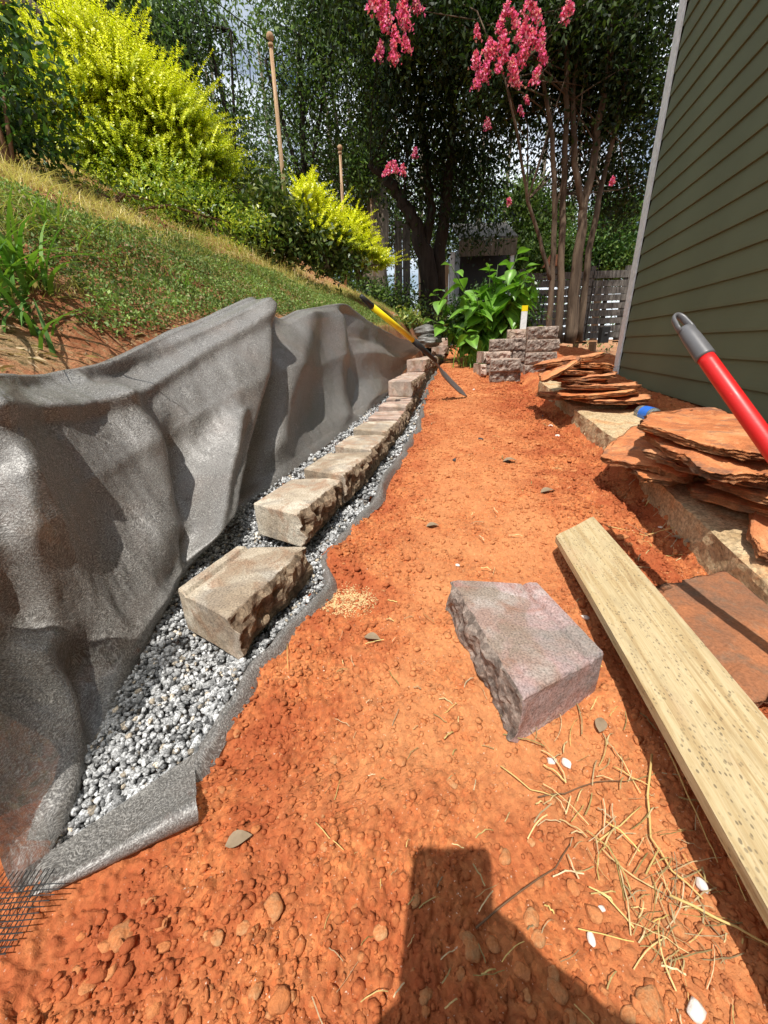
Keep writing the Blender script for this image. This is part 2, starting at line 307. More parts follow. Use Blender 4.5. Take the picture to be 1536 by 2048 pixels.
M = dict(clay=m_clay(), clod=m_vcol('clay_clods', .92, .15, 160, .002, .35), pebble=m_pebble(), chip=m_vcol('chips', .7, .3, 120, .0008, .25), gravel=m_gravel(), fabric=m_fabric(), wood=m_wood(),
    siding=m_siding(), concrete=m_concrete(), flag=m_flag(), flagdull=m_flag_dull(), hill=m_hill(),
    trim=m_plain('grey_trim', (.80, .84, .85), .5, .35), white=m_plain('white_paint', (.75, .76, .75), .5, .3), brick=m_plain('dark_foundation', (.10, .065, .045), .9, .1, n=60),
    leaf=m_leaf('leaves'), blade=m_leaf('grass_blades', .55, .3, .3), glossleaf=m_leaf('glossy_leaves', .38, .3, .5), petal=m_leaf('petals', .7, .35, .1),
    block_tan=m_block('tan_block', (.34, .275, .21), (.49, .41, .31), (.62, .555, .45)), block_rose=m_block('rose_block', (.34, .24, .20), (.50, .37, .30), (.60, .49, .39)),
    block_mauve=m_block('mauve_block', (.30, .265, .26), (.42, .285, .265), (.52, .47, .45)),
    split=m_split('split_face', (.16, .11, .075), (.40, .30, .20)), split_grey=m_split('split_face_grey', (.17, .13, .11), (.46, .37, .31)),
    bark=m_bark('grey_bark', (.10, .085, .065), (.24, .20, .15)), darkbark=m_bark('dark_bark', (.018, .015, .012), (.05, .04, .032)), myrtle=m_bark('smooth_bark', (.06, .042, .03), (.20, .145, .10), .5),
    bamboo=m_bark('weathered_pole', (.36, .22, .12), (.56, .40, .26), 2), fence=m_bark('fence_wood', (.07, .066, .06), (.20, .185, .165), 2),
    red=m_scuffed('red_plastic', (.60, .012, .012)), greyplastic=m_plain('grey_plastic', (.11, .11, .115), .4, .5, n=14), yellow=m_plain('yellow_fibreglass', (.85, .66, .01), .4, .5, n=12),
    black=m_plain('black_rubber', (.02, .02, .02), .5, .4), steel=m_plain('worn_steel', (.22, .19, .17), .45, .5, .6, n=60), terracotta=m_plain('terracotta', (.62, .25, .13), .8, .2),
    blue=m_plain('blue_plastic', (.03, .16, .62), .35, .5), net=m_plain('black_net', (.015, .015, .015), .6, .3), stick=m_plain('dry_stick', (.16, .09, .05), .85, .2, n=90),
    straw=m_vcol('straw', .7, .3, 150, .0003, .3), deadleaf=m_plain('dead_leaf', (.27, .20, .13), .7, .2, n=60), skin=m_plain('skin', (.48, .28, .20), .55, .4), shirt=m_plain('grey_cotton', (.12, .13, .15), .9, .1), jeans=m_plain('denim', (.04, .06, .11), .9, .1),
    phone=m_plain('black_glass', (.01, .01, .012), .15, .5), hair=m_plain('dark_hair', (.02, .015, .01), .6, .3))
g = NT('clear_plastic'); g.b.inputs['Transmission Weight'].default_value = .85; M['clear'] = g.done((.75, .85, .85), .12, None, .5)
g = NT('window_glass'); M['glass'] = g.done((.05, .06, .07), .06, None, .8)

# ------------------------------------------------------------------ lie of the land
def I(xs, ys): return lambda t: np.interp(t, xs, ys)
zp = I([-4, -.5, .4, .8, 1.2, 1.6, 2.2, 3, 3.6, 4.5, 5.5, 7, 9, 14, 40], [-.03, -.01, 0, .025, .075, .12, .17, .215, .275, .355, .43, .53, .56, .56, .6])
gz = I([-1, .3, .75, 1.1, 1.5, 2, 3, 4, 9], [-.03, -.02, .018, .06, .10, .132, .16, .24, .55])           # gravel level
FB = I([-2, .25, .36, .667, .93, 1.23, 1.71, 2.3, 2.82, 3.79, 5.5, 7, 12], [-.43, -.43, -.46, -.50, -.536, -.49, -.33, -.21, -.11, .14, .60, .90, 1.6])   # foot of the bank
GR = I([-2, .2, .32, .585, .814, .95, 1.214, 1.42, 1.71, 2.1, 2.6, 3.2, 3.7, 5.5, 7, 12], [-.40, -.36, -.30, -.265, -.138, -.165, -.045, -.0, .085, .19, .27, .355, .46, .90, 1.2, 1.95])
BTx = I([-2, .3, .9, 1.3, 1.94, 3.27, 4.2, 5.5, 7, 12], [-.90, -.86, -.82, -.80, -.60, -.27, .02, .32, .55, 1.0])
BTz = I([-2, .3, .9, 1.3, 1.94, 3.27, 4.2, 5.5, 7, 12], [.46, .49, .53, .55, .73, .80, .78, .82, .95, 1.2])
KX = lambda y: .79+(y-.72)*.16
KZ = lambda y: .115+(y-.72)*.084
def G0(x, y):                                    # clay side, smooth
    x = np.asarray(x, float); y = np.asarray(y, float)
    z = zp(y); k = np.clip(KZ(y)-.05, -.2, .5)
    t = sstep(-.03, .05, x-KX(y)); tr = np.exp(-((x-(KX(y)-.05))/.05)**2)*.035*(y < 3.4)
    z = z*(1-t)+k*t-tr; z = z+.060*sstep(.20, .34, x-KX(y))*np.exp(-((y-1.95)/.55)**2)
    gl = sstep(.0, .03, GR(y)-x)*sstep(.0, .03, y-.256-(x+.432)*.53); return z*(1-gl)+(np.minimum(gz(y)-.03, z))*gl
def Gd(x, y):                                    # crumbly relief of the clay
    xc = .10+.17*y; r = np.clip(.30+.9*sstep(.12, .42, np.abs(x-xc)), 0, 1.1)
    r = np.maximum(r, sstep(.52, .30, y)*.9*sstep(.25, .02, x)); h = .012*fbm(x*3.3, y*3.3, 0, 3, 5)+.0035*fbm(x*17, y*17, 0, 3, 9)*(.4+r)
    for s, sd, am, th in ((.040, 3, .26, .62), (.019, 4, .36, .42), (.009, 6, .46, .26), (.0048, 8, .50, .2)):
        wx = x+s*.28*vn(x/s*1.7, y/s*1.7, 0, sd+40)+s*.10*vn(x/s*5, y/s*5, 0, sd+42); wy = y+s*.28*vn(x/s*1.7, y/s*1.7, 0, sd+41); d, d2, q = worley(wx/s, wy/s/1.15, sd, True)
        e = np.clip((d2-d)*2.6, 0, 1)**.7; h = h+np.where(q > th, s*am*e*(q-th+.25)*(1+.35*vn(x/s*1.1, y/s*1.1, 0, sd+50)), 0)*(r if s > .01 else .35+.65*r)
    cr = np.abs(fbm(x*26+3, y*26, 0, 2, 31)); return h-.004*r*sstep(.09, .0, cr)
def hill(x, y):
    x = np.asarray(x, float); y = np.asarray(y, float); d = BTx(y)-.065-x
    z = BTz(y)-.02+.51*np.clip(d, 0, 2.9)+.10*np.clip(d-2.9, 0, 50)
    ft = np.clip((x-BTx(y)+.065)/(FB(y)-.14-BTx(y)+.065), 0, 1); z = np.where(d < 0, (BTz(y)-.02)*(1-ft**1.0)+(gz(y)-.06)*ft**1.0, z)
    return z+.05*fbm(x*1.7, y*1.7, 0, 3, 21)*sstep(-.05, .3, d)+.012*fbm(x*11, y*11, 0, 3, 22)
def gh(x, y): return float(G0(x, y)+Gd(np.array(x), np.array(y)))

nr, nc = 640, 620
yy = np.concatenate([np.geomspace(.30, 7.6, nr)-.22]); cc = np.linspace(-1, 1, nc); cc = np.sign(cc)*np.abs(cc)**1.15
Y = np.repeat(yy, nc).reshape(nr, nc); lo = np.maximum(FB(yy)-.04, -.62-yy*.05)[:, None]; lo = lo+(-.75-lo)*sstep(.42, .29, yy)[:, None]; hi = (.62+yy*.55)[:, None]; hi = np.minimum(hi, 2.6)
X = lo+(hi-lo)*(cc[None, :]+1)/2; Z = G0(X, Y)+Gd(X, Y)
near_l = sstep(-.50, -.62, X)*sstep(.42, .30, Y)*.0; Z = Z+near_l
g = mesh('ground', np.stack([X, Y, Z], 2).reshape(-1, 3), gridfaces(nr, nc)[:, ::-1], M['clay'], smooth=True); tag(g, kind='structure')
def rough_mask(x, y):
    xc = .10+.17*y; r_ = sstep(.10, .34, np.abs(x-xc)+.05*fbm(x*6, y*6, 0, 3, 77)); r_ = np.maximum(r_, sstep(.30, .12, x-0*y)*sstep(.42, .25, y)*.9); return np.clip(r_*.9+.1+.35*sstep(.9, 2.0, y)*(1-r_), 0, 1)
def set_rough(o, val=None):
    me = o.data; a_ = me.attributes.new('rough', 'FLOAT', 'POINT'); co_ = np.zeros(len(me.vertices)*3, np.float32); me.vertices.foreach_get('co', co_); co_ = co_.reshape(-1, 3)
    a_.data.foreach_set('value', (rough_mask(co_[:, 0], co_[:, 1]) if val is None else np.full(len(co_), val)).astype(np.float32))
set_rough(g)
# coarser land all around
def sheet(name, xs, ys, fn, mat, z_off=0):
    XX, YY = np.meshgrid(xs, ys, indexing='ij'); ZZ = fn(XX, YY)+z_off
    o = mesh(name, np.stack([XX, YY, ZZ], 2).reshape(-1, 3), gridfaces(len(xs), len(ys)), mat, smooth=True); return tag(o, kind='structure')
nh, nw = 220, 190
ys = np.geomspace(.45, 16, nh)-1.0; fr = np.linspace(0, 1, nw)
Xh = np.where(fr[None, :] < .3, (FB(ys)-.02)[:, None]*(1-fr[None, :]/.3)+(BTx(ys)-.065)[:, None]*(fr[None, :]/.3), BTx(ys)[:, None]-.065-((fr[None, :]-.3)/.7)**1.6*9)
Yh = np.repeat(ys, nw).reshape(nh, nw); Zh = hill(Xh, Yh)
o = mesh('hillside', np.stack([Xh, Yh, Zh], 2).reshape(-1, 3), gridfaces(nh, nw), M['hill'], smooth=True); tag(o, kind='structure')
far = sheet('terrain', np.linspace(-400, 400, 60), np.linspace(-300, 600, 60), lambda x, y: .3+.0*x+np.where((np.abs(x) < 30) & (y < 30), -.75, 0.), M['hill'])
sheet('yard', np.linspace(.3, 12, 40), np.linspace(7.0, 16, 30), lambda x, y: .545+.0*x+.01*fbm(x*3, y*3, 0, 3, 8), M['hill'])
sheet('side_yard', np.linspace(.25, 3.2, 24), np.linspace(-1.2, .09, 16), lambda x, y: G0(x, y)+.006*fbm(x*9, y*9, 0, 3, 8), M['clay'])
sheet('near_ground', np.linspace(-.9, .26, 24), np.linspace(-1.6, .09, 20), lambda x, y: G0(x, y)+.006*fbm(x*9, y*9, 0, 3, 8), M['clay'])

# ------------------------------------------------------------------ stones in bulk
def ico(sub):
    bm = bmesh.new(); bmesh.ops.create_icosphere(bm, subdivisions=sub, radius=1); V = np.array([v.co[:] for v in bm.verts]); F = np.array([[v.index for v in f.verts] for f in bm.faces]); bm.free(); return V, F
def rot_batch(n, r, tilt=1.):
    a = r.uniform(0, 6.283, n); b = r.normal(0, 1, n)*tilt; c = r.uniform(0, 6.283, n)
    ca, sa, cb, sb, c2, s2 = np.cos(a), np.sin(a), np.cos(b), np.sin(b), np.cos(c), np.sin(c)
    Rz = np.zeros((n, 3, 3)); Rz[:, 0, 0] = ca; Rz[:, 0, 1] = -sa; Rz[:, 1, 0] = sa; Rz[:, 1, 1] = ca; Rz[:, 2, 2] = 1
    Rx = np.zeros((n, 3, 3)); Rx[:, 0, 0] = 1; Rx[:, 1, 1] = cb; Rx[:, 1, 2] = -sb; Rx[:, 2, 1] = sb; Rx[:, 2, 2] = cb
    Rq = np.zeros((n, 3, 3)); Rq[:, 0, 0] = c2; Rq[:, 0, 1] = -s2; Rq[:, 1, 0] = s2; Rq[:, 1, 1] = c2; Rq[:, 2, 2] = 1
    return Rz @ Rx @ Rq
def stones(P, S, C, sub=1, tilt=.5, flat=(.45, .8), rough=.28, seed=0, angular=0.):
    r = np.random.default_rng(seed); V, F = ico(sub); n = len(P); nvt = len(V)
    T = []
    for k in range(12):
        d = 1+rough*vn(V[:, 0]*1.3+k*7, V[:, 1]*1.3, V[:, 2]*1.3, seed+k)
        W = V*d[:, None]
        if angular:
            for _ in range(6):
                nn = r.normal(size=3); nn /= np.linalg.norm(nn); q = W @ nn; W = W-np.outer(np.clip(q-r.uniform(.45, .75), 0, 9), nn)*angular
        T.append(W)
    T = np.array(T)[r.integers(0, 12, n)]
    T = T*np.stack([r.uniform(.85, 1.3, n), r.uniform(.7, 1., n), r.uniform(*flat, n)], 1)[:, None, :]
    T = np.einsum('nij,nkj->nki', rot_batch(n, r, tilt), T)*S[:, None, None]+P[:, None, :]
    Fa = (F[None]+np.arange(n)[:, None, None]*nvt).reshape(-1, 3)
    return T.reshape(-1, 3), Fa, np.repeat(C, nvt, 0)

# gravel drainage bed
def gravel_pts(n, y0, y1, seed):
    r = np.random.default_rng(seed); y = y0+(y1-y0)*r.random(n)**1.0; f = r.random(n); x = FB(y)-.01+(GR(y)-.004-FB(y)+.01)*f
    z = gz(y)+.012*fbm(x*9, y*9, 0, 2, 40)+r.uniform(-.011, .004, n)+.006*(f > .9); z -= .04*sstep(.36, .24, y)
    return np.stack([x, y, z], 1)
P1 = gravel_pts(9800, .27, 1.25, 1); P1 = P1[P1[:, 1] > .262+(P1[:, 0]+.432)*.53]; P2 = gravel_pts(9000, 1.2, 3.9, 2)
def gcol(n, seed):
    r = np.random.default_rng(seed); b = np.clip(r.normal(.40, .17, n), .07, .80); c = np.stack([b*.99, b, b*1.0], 1)
    m = r.random(n) < .06; c[m] = c[m]*np.array([1.12, .95, .74]); return c
s1 = np.random.default_rng(3).lognormal(math.log(.0056), .28, len(P1)); s2 = np.random.default_rng(4).lognormal(math.log(.0066), .25, len(P2))
a = stones(P1, s1, gcol(len(P1), 5), 1, .8, (.55, .9), .3, 5, .9)
mesh_gr = mesh('gravel', a[0], a[1], M['gravel'], color=a[2], smooth=False); tag(mesh_gr, 'loose grey and white crushed gravel filling the trench beside the retaining wall blocks', 'gravel', kind='stuff')
# far gravel uses plain low icosahedra
V12 = np.array([[0, 0, 1]]+[[.894*math.cos(k*1.2566), .894*math.sin(k*1.2566), .447] for k in range(5)]+[[.894*math.cos(k*1.2566+.628), .894*math.sin(k*1.2566+.628), -.447] for k in range(5)]+[[0, 0, -1]])
F12 = np.array([[0, 1+k, 1+(k+1) % 5] for k in range(5)]+[[1+k, 6+k, 1+(k+1) % 5] for k in range(5)]+[[1+(k+1) % 5, 6+k, 6+(k+1) % 5] for k in range(5)]+[[11, 6+(k+1) % 5, 6+k] for k in range(5)])
def lowstones(P, S, C, seed, tilt=.8, flat=(.5, .9)):
    r = np.random.default_rng(seed); n = len(P); T = V12[None]*(1+r.uniform(-.22, .22, (n, 12, 1)))*np.stack([r.uniform(.8, 1.35, n), r.uniform(.7, 1., n), r.uniform(*flat, n)], 1)[:, None, :]
    T = np.einsum('nij,nkj->nki', rot_batch(n, r, tilt), T)*S[:, None, None]+P[:, None, :]
    return T.reshape(-1, 3), (F12[None]+np.arange(n)[:, None, None]*12).reshape(-1, 3), np.repeat(C, 12, 0)
a = lowstones(P2, s2, gcol(len(P2), 6), 8); o = mesh('gravel', a[0], a[1], M['gravel'], color=a[2]); tag(o, 'loose grey gravel packed behind and before the farther wall blocks', 'gravel', kind='stuff')

# crumbled clay on the path
def clay_pts(n, seed, y0=.14, y1=4.5, bias=1.6):
    r = np.random.default_rng(seed); y = y0+(y1-y0)*r.random(n)**bias; lo = GR(y)+.01; hi = KX(y)-.01; x = lo+(hi-lo)*r.random(n)
    keep = r.random(n) < (.35+.65*np.clip(np.abs(x-(.10+.17*y))/.30, 0, 1)); x, y = x[keep], y[keep]; return x, y
x, y = clay_pts(36000, 21); r = np.random.default_rng(22); S = np.clip(r.lognormal(math.log(.0024), .52, len(x)), .0011, .0085)*(1+.25*y)
z = G0(x, y)+Gd(x, y)+S*.12; k = r.random(len(x))[:, None]
C = np.array([.50, .135, .038])*(1-k)+np.array([.64, .27, .12])*k; C = C*r.uniform(.6, 1.15, (len(x), 1))
a = lowstones(np.stack([x, y, z], 1), S, C, 23, .6, (.35, .75)); o = mesh('clay_crumbs', a[0], a[1], M['clay']); set_rough(o); tag(o, 'crumbled orange clay scattered over the trodden path', 'clay', kind='stuff')
# small pebbles set in the clay (too many to count)
x, y = clay_pts(1000, 31, .13, 1.6, 1.5); r = np.random.default_rng(32); S = np.clip(r.lognormal(math.log(.0042), .35, len(x)), .002, .008)
z = G0(x, y)+Gd(x, y)-S*.18; k = r.random((len(x), 1)); C = (np.array([.44, .15, .055])*(1-k)+np.array([.48, .25, .12])*k)*r.uniform(.7, 1.15, (len(x), 1))
a = stones(np.stack([x, y, z], 1), S, C, 1, .2, (.35, .55), .25, 33); o = mesh('small_pebbles', a[0], a[1], M['pebble'], color=a[2], smooth=True); tag(o, 'small tan pebbles pressed into the orange clay path', 'pebbles', kind='stuff')

def single_stone(name, x, y, s, colr, mat, label, cat, group=None, seed=0, flat=(.5, .7), rough=.2, sub=2, tilt=.15, sink=.1, angular=0):
    a = stones(np.zeros((1, 3)), np.array([s]), np.array([colr]), sub, tilt, flat, rough, seed, angular)
    o = mesh(name, a[0], a[1], mat, color=a[2], smooth=not angular, loc=(x, y, gh(x, y)+s*(.35-sink))); return tag(o, label, cat, group)

# ------------------------------------------------------------------ retaining wall blocks
def knots(L_, n, r=.004):
    k = list(np.linspace(0, L_, n)); return np.array([0, r]+k[1:-1]+[L_-r, L_])
def block_mesh(name, L_=.30, D=.17, Hh=.1, inset=.05, res=(26, 12, 9), amp=.010, seed=0, lip=0, mats=None):
    """rough face at d=0 running along +x; the back edge at d=D (towards +y); z 0..Hh"""
    nx, ny, nz = res; ax = knots(L_, nx); ay = knots(D, ny); az = knots(Hh, nz, .004)
    if lip: ay = np.sort(np.concatenate([ay, [D-.034, D-.030, D-.012]]))
    vid = {}; V = []; F = []; mi = []
    def vert(i, j, k):
        key = (i, j, k)
        if key not in vid:
            x, y, z = ax[i], ay[j], az[k]; t = y/D; xx = x*(L_-2*inset*t)/L_+inset*t
            ex = i in (0, len(ax)-1); ey = j in (0, len(ay)-1); ez = k in (0, len(az)-1); q = .0016 if ex+ey+ez == 2 else .0026 if ex+ey+ez == 3 else 0
            if q:
                if ex: xx += q if i == 0 else -q
                if ey: y += q if j == 0 else -q
                if ez: z += q if k == 0 else -q
            vid[key] = len(V); V.append((xx, y, z))
        return vid[key]
    nX, nY, nZ = len(ax)-1, len(ay)-1, len(az)-1
    for i in range(nX):
        for j in range(nY): F.append((vert(i, j, nZ), vert(i+1, j, nZ), vert(i+1, j+1, nZ), vert(i, j+1, nZ))); mi.append(0); F.append((vert(i, j, 0), vert(i, j+1, 0), vert(i+1, j+1, 0), vert(i+1, j, 0))); mi.append(0)
        for k in range(nZ): F.append((vert(i, 0, k), vert(i+1, 0, k), vert(i+1, 0, k+1), vert(i, 0, k+1))); mi.append(1); F.append((vert(i, nY, k), vert(i, nY, k+1), vert(i+1, nY, k+1), vert(i+1, nY, k))); mi.append(0)
    for j in range(nY):
        for k in range(nZ): F.append((vert(0, j, k), vert(0, j, k+1), vert(0, j+1, k+1), vert(0, j+1, k))); mi.append(0); F.append((vert(nX, j, k), vert(nX, j+1, k), vert(nX, j+1, k+1), vert(nX, j, k+1))); mi.append(0)
    V = np.array(V); x, y, z = V.T; s = seed*3.7
    w = sstep(.022, .0, y)                                   # split face relief reaches a little into the block
    d1, q1 = worley(x/.030+s, z/.026+s*.7, seed+3); fac = (q1-.5)*1.6+.9*fbm(x*28+s, z*30, 0, 3, seed+7)
    edge = np.minimum(np.minimum(z, Hh-z)/.018, 1); bulge = sstep(0, 1, edge)*.008
    dy = -(bulge+amp*fac*(.35+.65*edge))*w; V[:, 1] += dy+.005*w
    topw = sstep(Hh-.012, Hh, z); V[:, 0] += .0012*fbm(y*60, z*60, s, 2, 5); V[:, 2] += -topw*w*.004*np.abs(fbm(x*40+s, 0, 0, 2, 4))
    V[:, 2] += .0006*fbm(x*90+s, y*90, 0, 2, 6)*topw
    if lip:
        V[:, 2] -= topw*np.exp(-((y-(D-.030))/.0035)**2)*.006; V[:, 2] += topw*sstep(D-.028, D-.020, y)*.004*sstep(D, D-.004, y)
    me = bpy.data.meshes.new(name); o = mesh(name, V, F, None, mats=mats, midx=mi)
    bpy.data.meshes.remove(me); return o
def wall_block(N, B, z, label, mats=('block_tan', 'split'), seed=0, lip=0, res=(26, 12, 9), amp=.010, inset=.05, D=.172, group=None, tilt=(0, 0), Hh=.1):
    """N, B: near and far ends of the rough face (xy) as seen from the path; the block body lies to the left of it; z = underside"""
    N = Vector(N); B = Vector(B); d = B-N; L_ = d.length
    o = block_mesh('wall_block', L_, D, Hh, inset, res, amp, seed, lip, [M[mats[0]], M[mats[1]]])
    o.location = (N.x, N.y, z); o.rotation_euler = (tilt[0], tilt[1], math.atan2(d.y, d.x)); return tag(o, label, 'paver block', group)

hi = (34, 16, 13); mid = (24, 8, 9); lo_ = (16, 5, 7)
base = [((-.287, .595), (-.193, .876), .020, 'tan wall block with a raised rear lip, nearest on the gravel, apart from the row', ('block_tan', 'split'), 1, hi, 1),
 ((-.222, .955), (-.128, 1.265), .072, 'buff wall block heading the row, a gap between it and the lipped block', ('block_tan', 'split'), 0, hi, 2),
 ((-.122, 1.225), (-.035, 1.525), .092, 'pale buff wall block with a brown damp patch, second in the row', ('block_tan', 'split'), 0, hi, 3),
 ((-.038, 1.515), (.032, 1.80), .103, 'cream and brown wall block in the row, two beyond the block that heads the row', ('block_tan', 'split'), 0, mid, 4),
 ((.022, 1.765), (.094, 2.04), .122, 'cream wall block between the brown-stained cream one and the first pinkish one', ('block_tan', 'split'), 0, mid, 5),
 ((.093, 2.035), (.146, 2.315), .130, 'first pinkish wall block of the bottom row, just past the cream ones', ('block_rose', 'split'), 0, mid, 6),
 ((.150, 2.325), (.198, 2.60), .148, 'dull brown wall block of the bottom row, second before the raised block', ('block_rose', 'split'), 0, mid, 7),
 ((.200, 2.605), (.250, 2.88), .153, 'bottom-row wall block running under the front of the first raised block', ('block_rose', 'split'), 0, mid, 8)]
for N, B, z, lab, mt, lip, res, sd_ in base: wall_block(N, B, z, lab, mt, sd_, lip, res, group='blocks of the retaining wall')
def WL(y): return float(np.interp(y, [2.75, 3.67, 5.5, 7, 9], [.219, .40, .86, 1.18, 1.6]))
def course(y0, n, z, labs, seed):
    y = y0
    for i in range(n):
        y1 = y+.285; wall_block((WL(y), y), (WL(y1), y1), z, labs(i), ('block_rose', 'split'), seed+i, 0, mid if y < 4 else lo_, group='blocks of the retaining wall'); y = y1+.012
ordn = ['first', 'second', 'third', 'fourth', 'fifth', 'sixth', 'seventh', 'eighth']
course(2.90, 5, .153, lambda i: f'bottom-row wall block under the second course, {ordn[i]} past the one below the first raised block', 20)
course(2.75, 7, .255, lambda i: 'pinkish block that starts the second course of the wall, its end face towards us' if i == 0 else f'second-course wall block, {ordn[i]} counting from the near end', 30)
course(3.69, 6, .357, lambda i: 'block that starts the third course, beside the shovel ferrule' if i == 0 else f'third-course wall block, {ordn[i]} counting from the near end', 40)
course(5.45, 3, .459, lambda i: 'block that starts the fourth course, beyond the shovel' if i == 0 else f'fourth-course wall block, {ordn[i]} counting from the near end', 50)
course(6.1, 3, .561, lambda i: f'fifth-course wall block far down the path, {ordn[i]} in its course', 60)
# loose block on the path
N, Bp = Vector((.137, .742)), Vector((.186, .418)); NR, BR = Vector((.352, .515)), Vector((.325, .705))
L_ = (N-Bp).length; o = block_mesh('wall_block', L_, .178, .1, .058, (40, 22, 14), .007, 77, 1, [M['block_mauve'], M['split_grey']])
d = Bp-N; o.location = (N.x, N.y, -.004); o.rotation_euler = (0, 0, math.atan2(d.y, d.x)); tag(o, 'loose mauve grey wall block lying on the orange path beside the pine board', 'paver block')
print('loose block L', L_)

# ------------------------------------------------------------------ weed fabric against the bank
def seg_d(px, py, ax_, ay_, bx, by):
    vx, vy = bx-ax_, by-ay_; L2 = vx*vx+vy*vy; t = np.clip(((px-ax_)*vx+(py-ay_)*vy)/L2, 0, 1)
    dx, dy = px-(ax_+t*vx), py-(ay_+t*vy); side = np.sign(vx*(py-ay_)-vy*(px-ax_)); return np.hypot(dx, dy)*side, t
def project(P):
    q = P-np.array([0, 0, H]); x, y, z = q @ np.array(Rv), q @ np.array(Uv), q @ np.array(Fv); return 768+FPX*x/z, 1024-FPX*y/z
fabric = empty('landscape_fabric', (-.6, 1.2, .2)); tag(fabric, 'dark grey translucent landscape fabric draped down the dug bank and under the gravel', 'landscape fabric')
bot = [(-.43, .245, -.005), (-.445, .34, -.01), (-.50, .55, -.005), (-.515, .72, .01), (-.530, .93, .04), (-.500, 1.15, .07), (-.46, 1.30, .09), (-.37, 1.58, .11), (-.27, 1.95, .13), (-.165, 2.40, .14), (-.095, 2.85, .16), (.03, 3.25, .20), (.13, 3.65, .25), (.22, 4.05, .32), (.36, 4.6, .42)]
topp = [None, None, None, (-40, 765, .72), (0, 752, .89), (105, 752, 1.08), (225, 722, 1.27), (345, 668, 1.55), (430, 632, 1.76), (505, 600, 1.97), (560, 640, 2.35), (600, 622, 2.60), (692, 606, 3.05), (735, 640, 3.35), (800, 678, 3.9), (852, 690, 4.5)]
_e = aty(0, 1425, .345); _b = Vector(bot[0]); top = [_b+(_e-_b)/.42, Vector((-.78, .34, .42)), Vector((-.80, .50, .50))]; pass
for t in topp[3:]: top.append(aty(*t))
top_par = np.linspace(0, 1, len(top)); bp = np.linspace(0, 1, len(bot))
key_b = np.array([.0, .07, .16, .25, .33, .40, .46, .53, .60, .66, .72, .78, .84, .91, 1.]); key_t = np.array([0, .06, .13, .20, .27, .33, .39, .46, .51, .56, .63, .68, .75, .80, .89, 1.])[:len(top)]
NU, NV = 420, 190
u = np.linspace(0, 1, NU); v = np.linspace(0, 1, NV)
def smooth1(a, k):
    for _ in range(k): a = np.concatenate([a[:1], (a[:-2]+2*a[1:-1]+a[2:])/4, a[-1:]])
    return a
bt = np.stack([smooth1(np.interp(u, key_b, [p[i] for p in bot]), 30) for i in range(3)], 1)
tp = np.stack([smooth1(np.interp(u, key_t, [p[i] for p in top]), 5) for i in range(3)], 1)
Pm = bt[:, None, :]*(1-v[None, :, None])+tp[:, None, :]*v[None, :, None]
vv = v[None, :]
out = np.stack([.86+.0*u, -.28+.0*u, .42+.0*u], 1)[:, None, :]
px, py = project(Pm.reshape(-1, 3)); px = px.reshape(NU, NV); py = py.reshape(NU, NV)
# the foot of the sheet: it swings in to the bank lower down, bellies out above
D_ = -.045*np.sin(np.pi*np.clip(vv/.55, 0, 1))*(1-.0*px)+0*px
def ridge(a, b, h, wl, wr, t0=0., t1=1., soft=.12, p=1.):
    global D_
    d, t = seg_d(px, py, *a, *b); wd = np.where(d > 0, wl, wr)
    fall = np.exp(-(np.abs(d)/wd)**p); env = 1.0
    D_ = D_+h*fall*env
def tri(pts, h, wl, wr, p=1.2):
    global D_
    h = h*1.12
    best = None
    for a, b in zip(pts[:-1], pts[1:]):
        d, t = seg_d(px, py, *a, *b)
        if best is None: best = d
        else: best = np.where(np.abs(d) < np.abs(best), d, best)
    wide_l = wl >= wr; W_, N_ = max(wl, wr), min(wl, wr); ww = best if wide_l else -best
    if W_ > 1.6*N_: D_ = D_+h*np.where(ww > 0, np.clip(1-ww/(2.1*W_), 0, 1)**2.0, np.exp(-(ww/(1.25*N_))**2))
    else: D_ = D_+h*np.exp(-(np.abs(best)/(1.15*np.where(best > 0, wl, wr)))**1.7)
# seg_d side: positive = left of a line that runs down the picture (viewer's left)
tri([(508, 640), (498, 790), (470, 900), (395, 1120)], .125, 150, 14, 1.3)          # long sharp pleat
tri([(440, 850), (425, 930), (372, 1110)], .050, 26, 12, 1.6)                       # light strip beside it
tri([(200, 800), (290, 930), (322, 1062)], .085, 150, 30, 1.4)                       # pointed bulge
tri([(330, 900), (345, 1000), (330, 1160)], -.055, 30, 45, 1.5)                      # dark hollow right of it
tri([(505, 650), (400, 705), (300, 770), (235, 815), (120, 835), (-30, 825)], .030, 60, 14, 1.5)   # crease below the shaded band
tri([(470, 650), (330, 720), (180, 775), (60, 770)], -.040, 34, 34, 2)               # shaded band under the rim
tri([(30, 960), (60, 1100), (130, 1280)], .030, 16, 60, 1.4)                        # edge of the dark lower left panel
tri([(600, 640), (580, 740), (550, 880)], .075, 50, 30, 1.4)
tri([(540, 660), (530, 760), (500, 960)], -.050, 26, 22, 1.6)
tri([(690, 612), (712, 700), (722, 820)], -.060, 7, 20, 1.2)                        # deep vertical fold
tri([(676, 640), (680, 720), (690, 830)], .040, 30, 12, 1.5)
tri([(760, 700), (765, 760), (745, 800)], .035, 25, 18, 1.6)
tri([(740, 680), (800, 700), (850, 720)], -.04, 14, 18, 1.8)
tri([(100, 1290), (140, 1370), (168, 1480), (150, 1600)], .045, 40, 12, 1.3)        # flap at the near end
tri([(180, 1300), (190, 1400), (170, 1520)], -.03, 25, 25, 2)
for _ in range(7):
    D_[1:-1] = (D_[:-2]+2*D_[1:-1]+D_[2:])/4; D_[:, 1:-1] = (D_[:, :-2]+2*D_[:, 1:-1]+D_[:, 2:])/4
foot = np.clip(vv/.06, 0, 1); rim = sstep(1.0, .93, vv)
D_ = D_*foot*(.15+.85*rim)
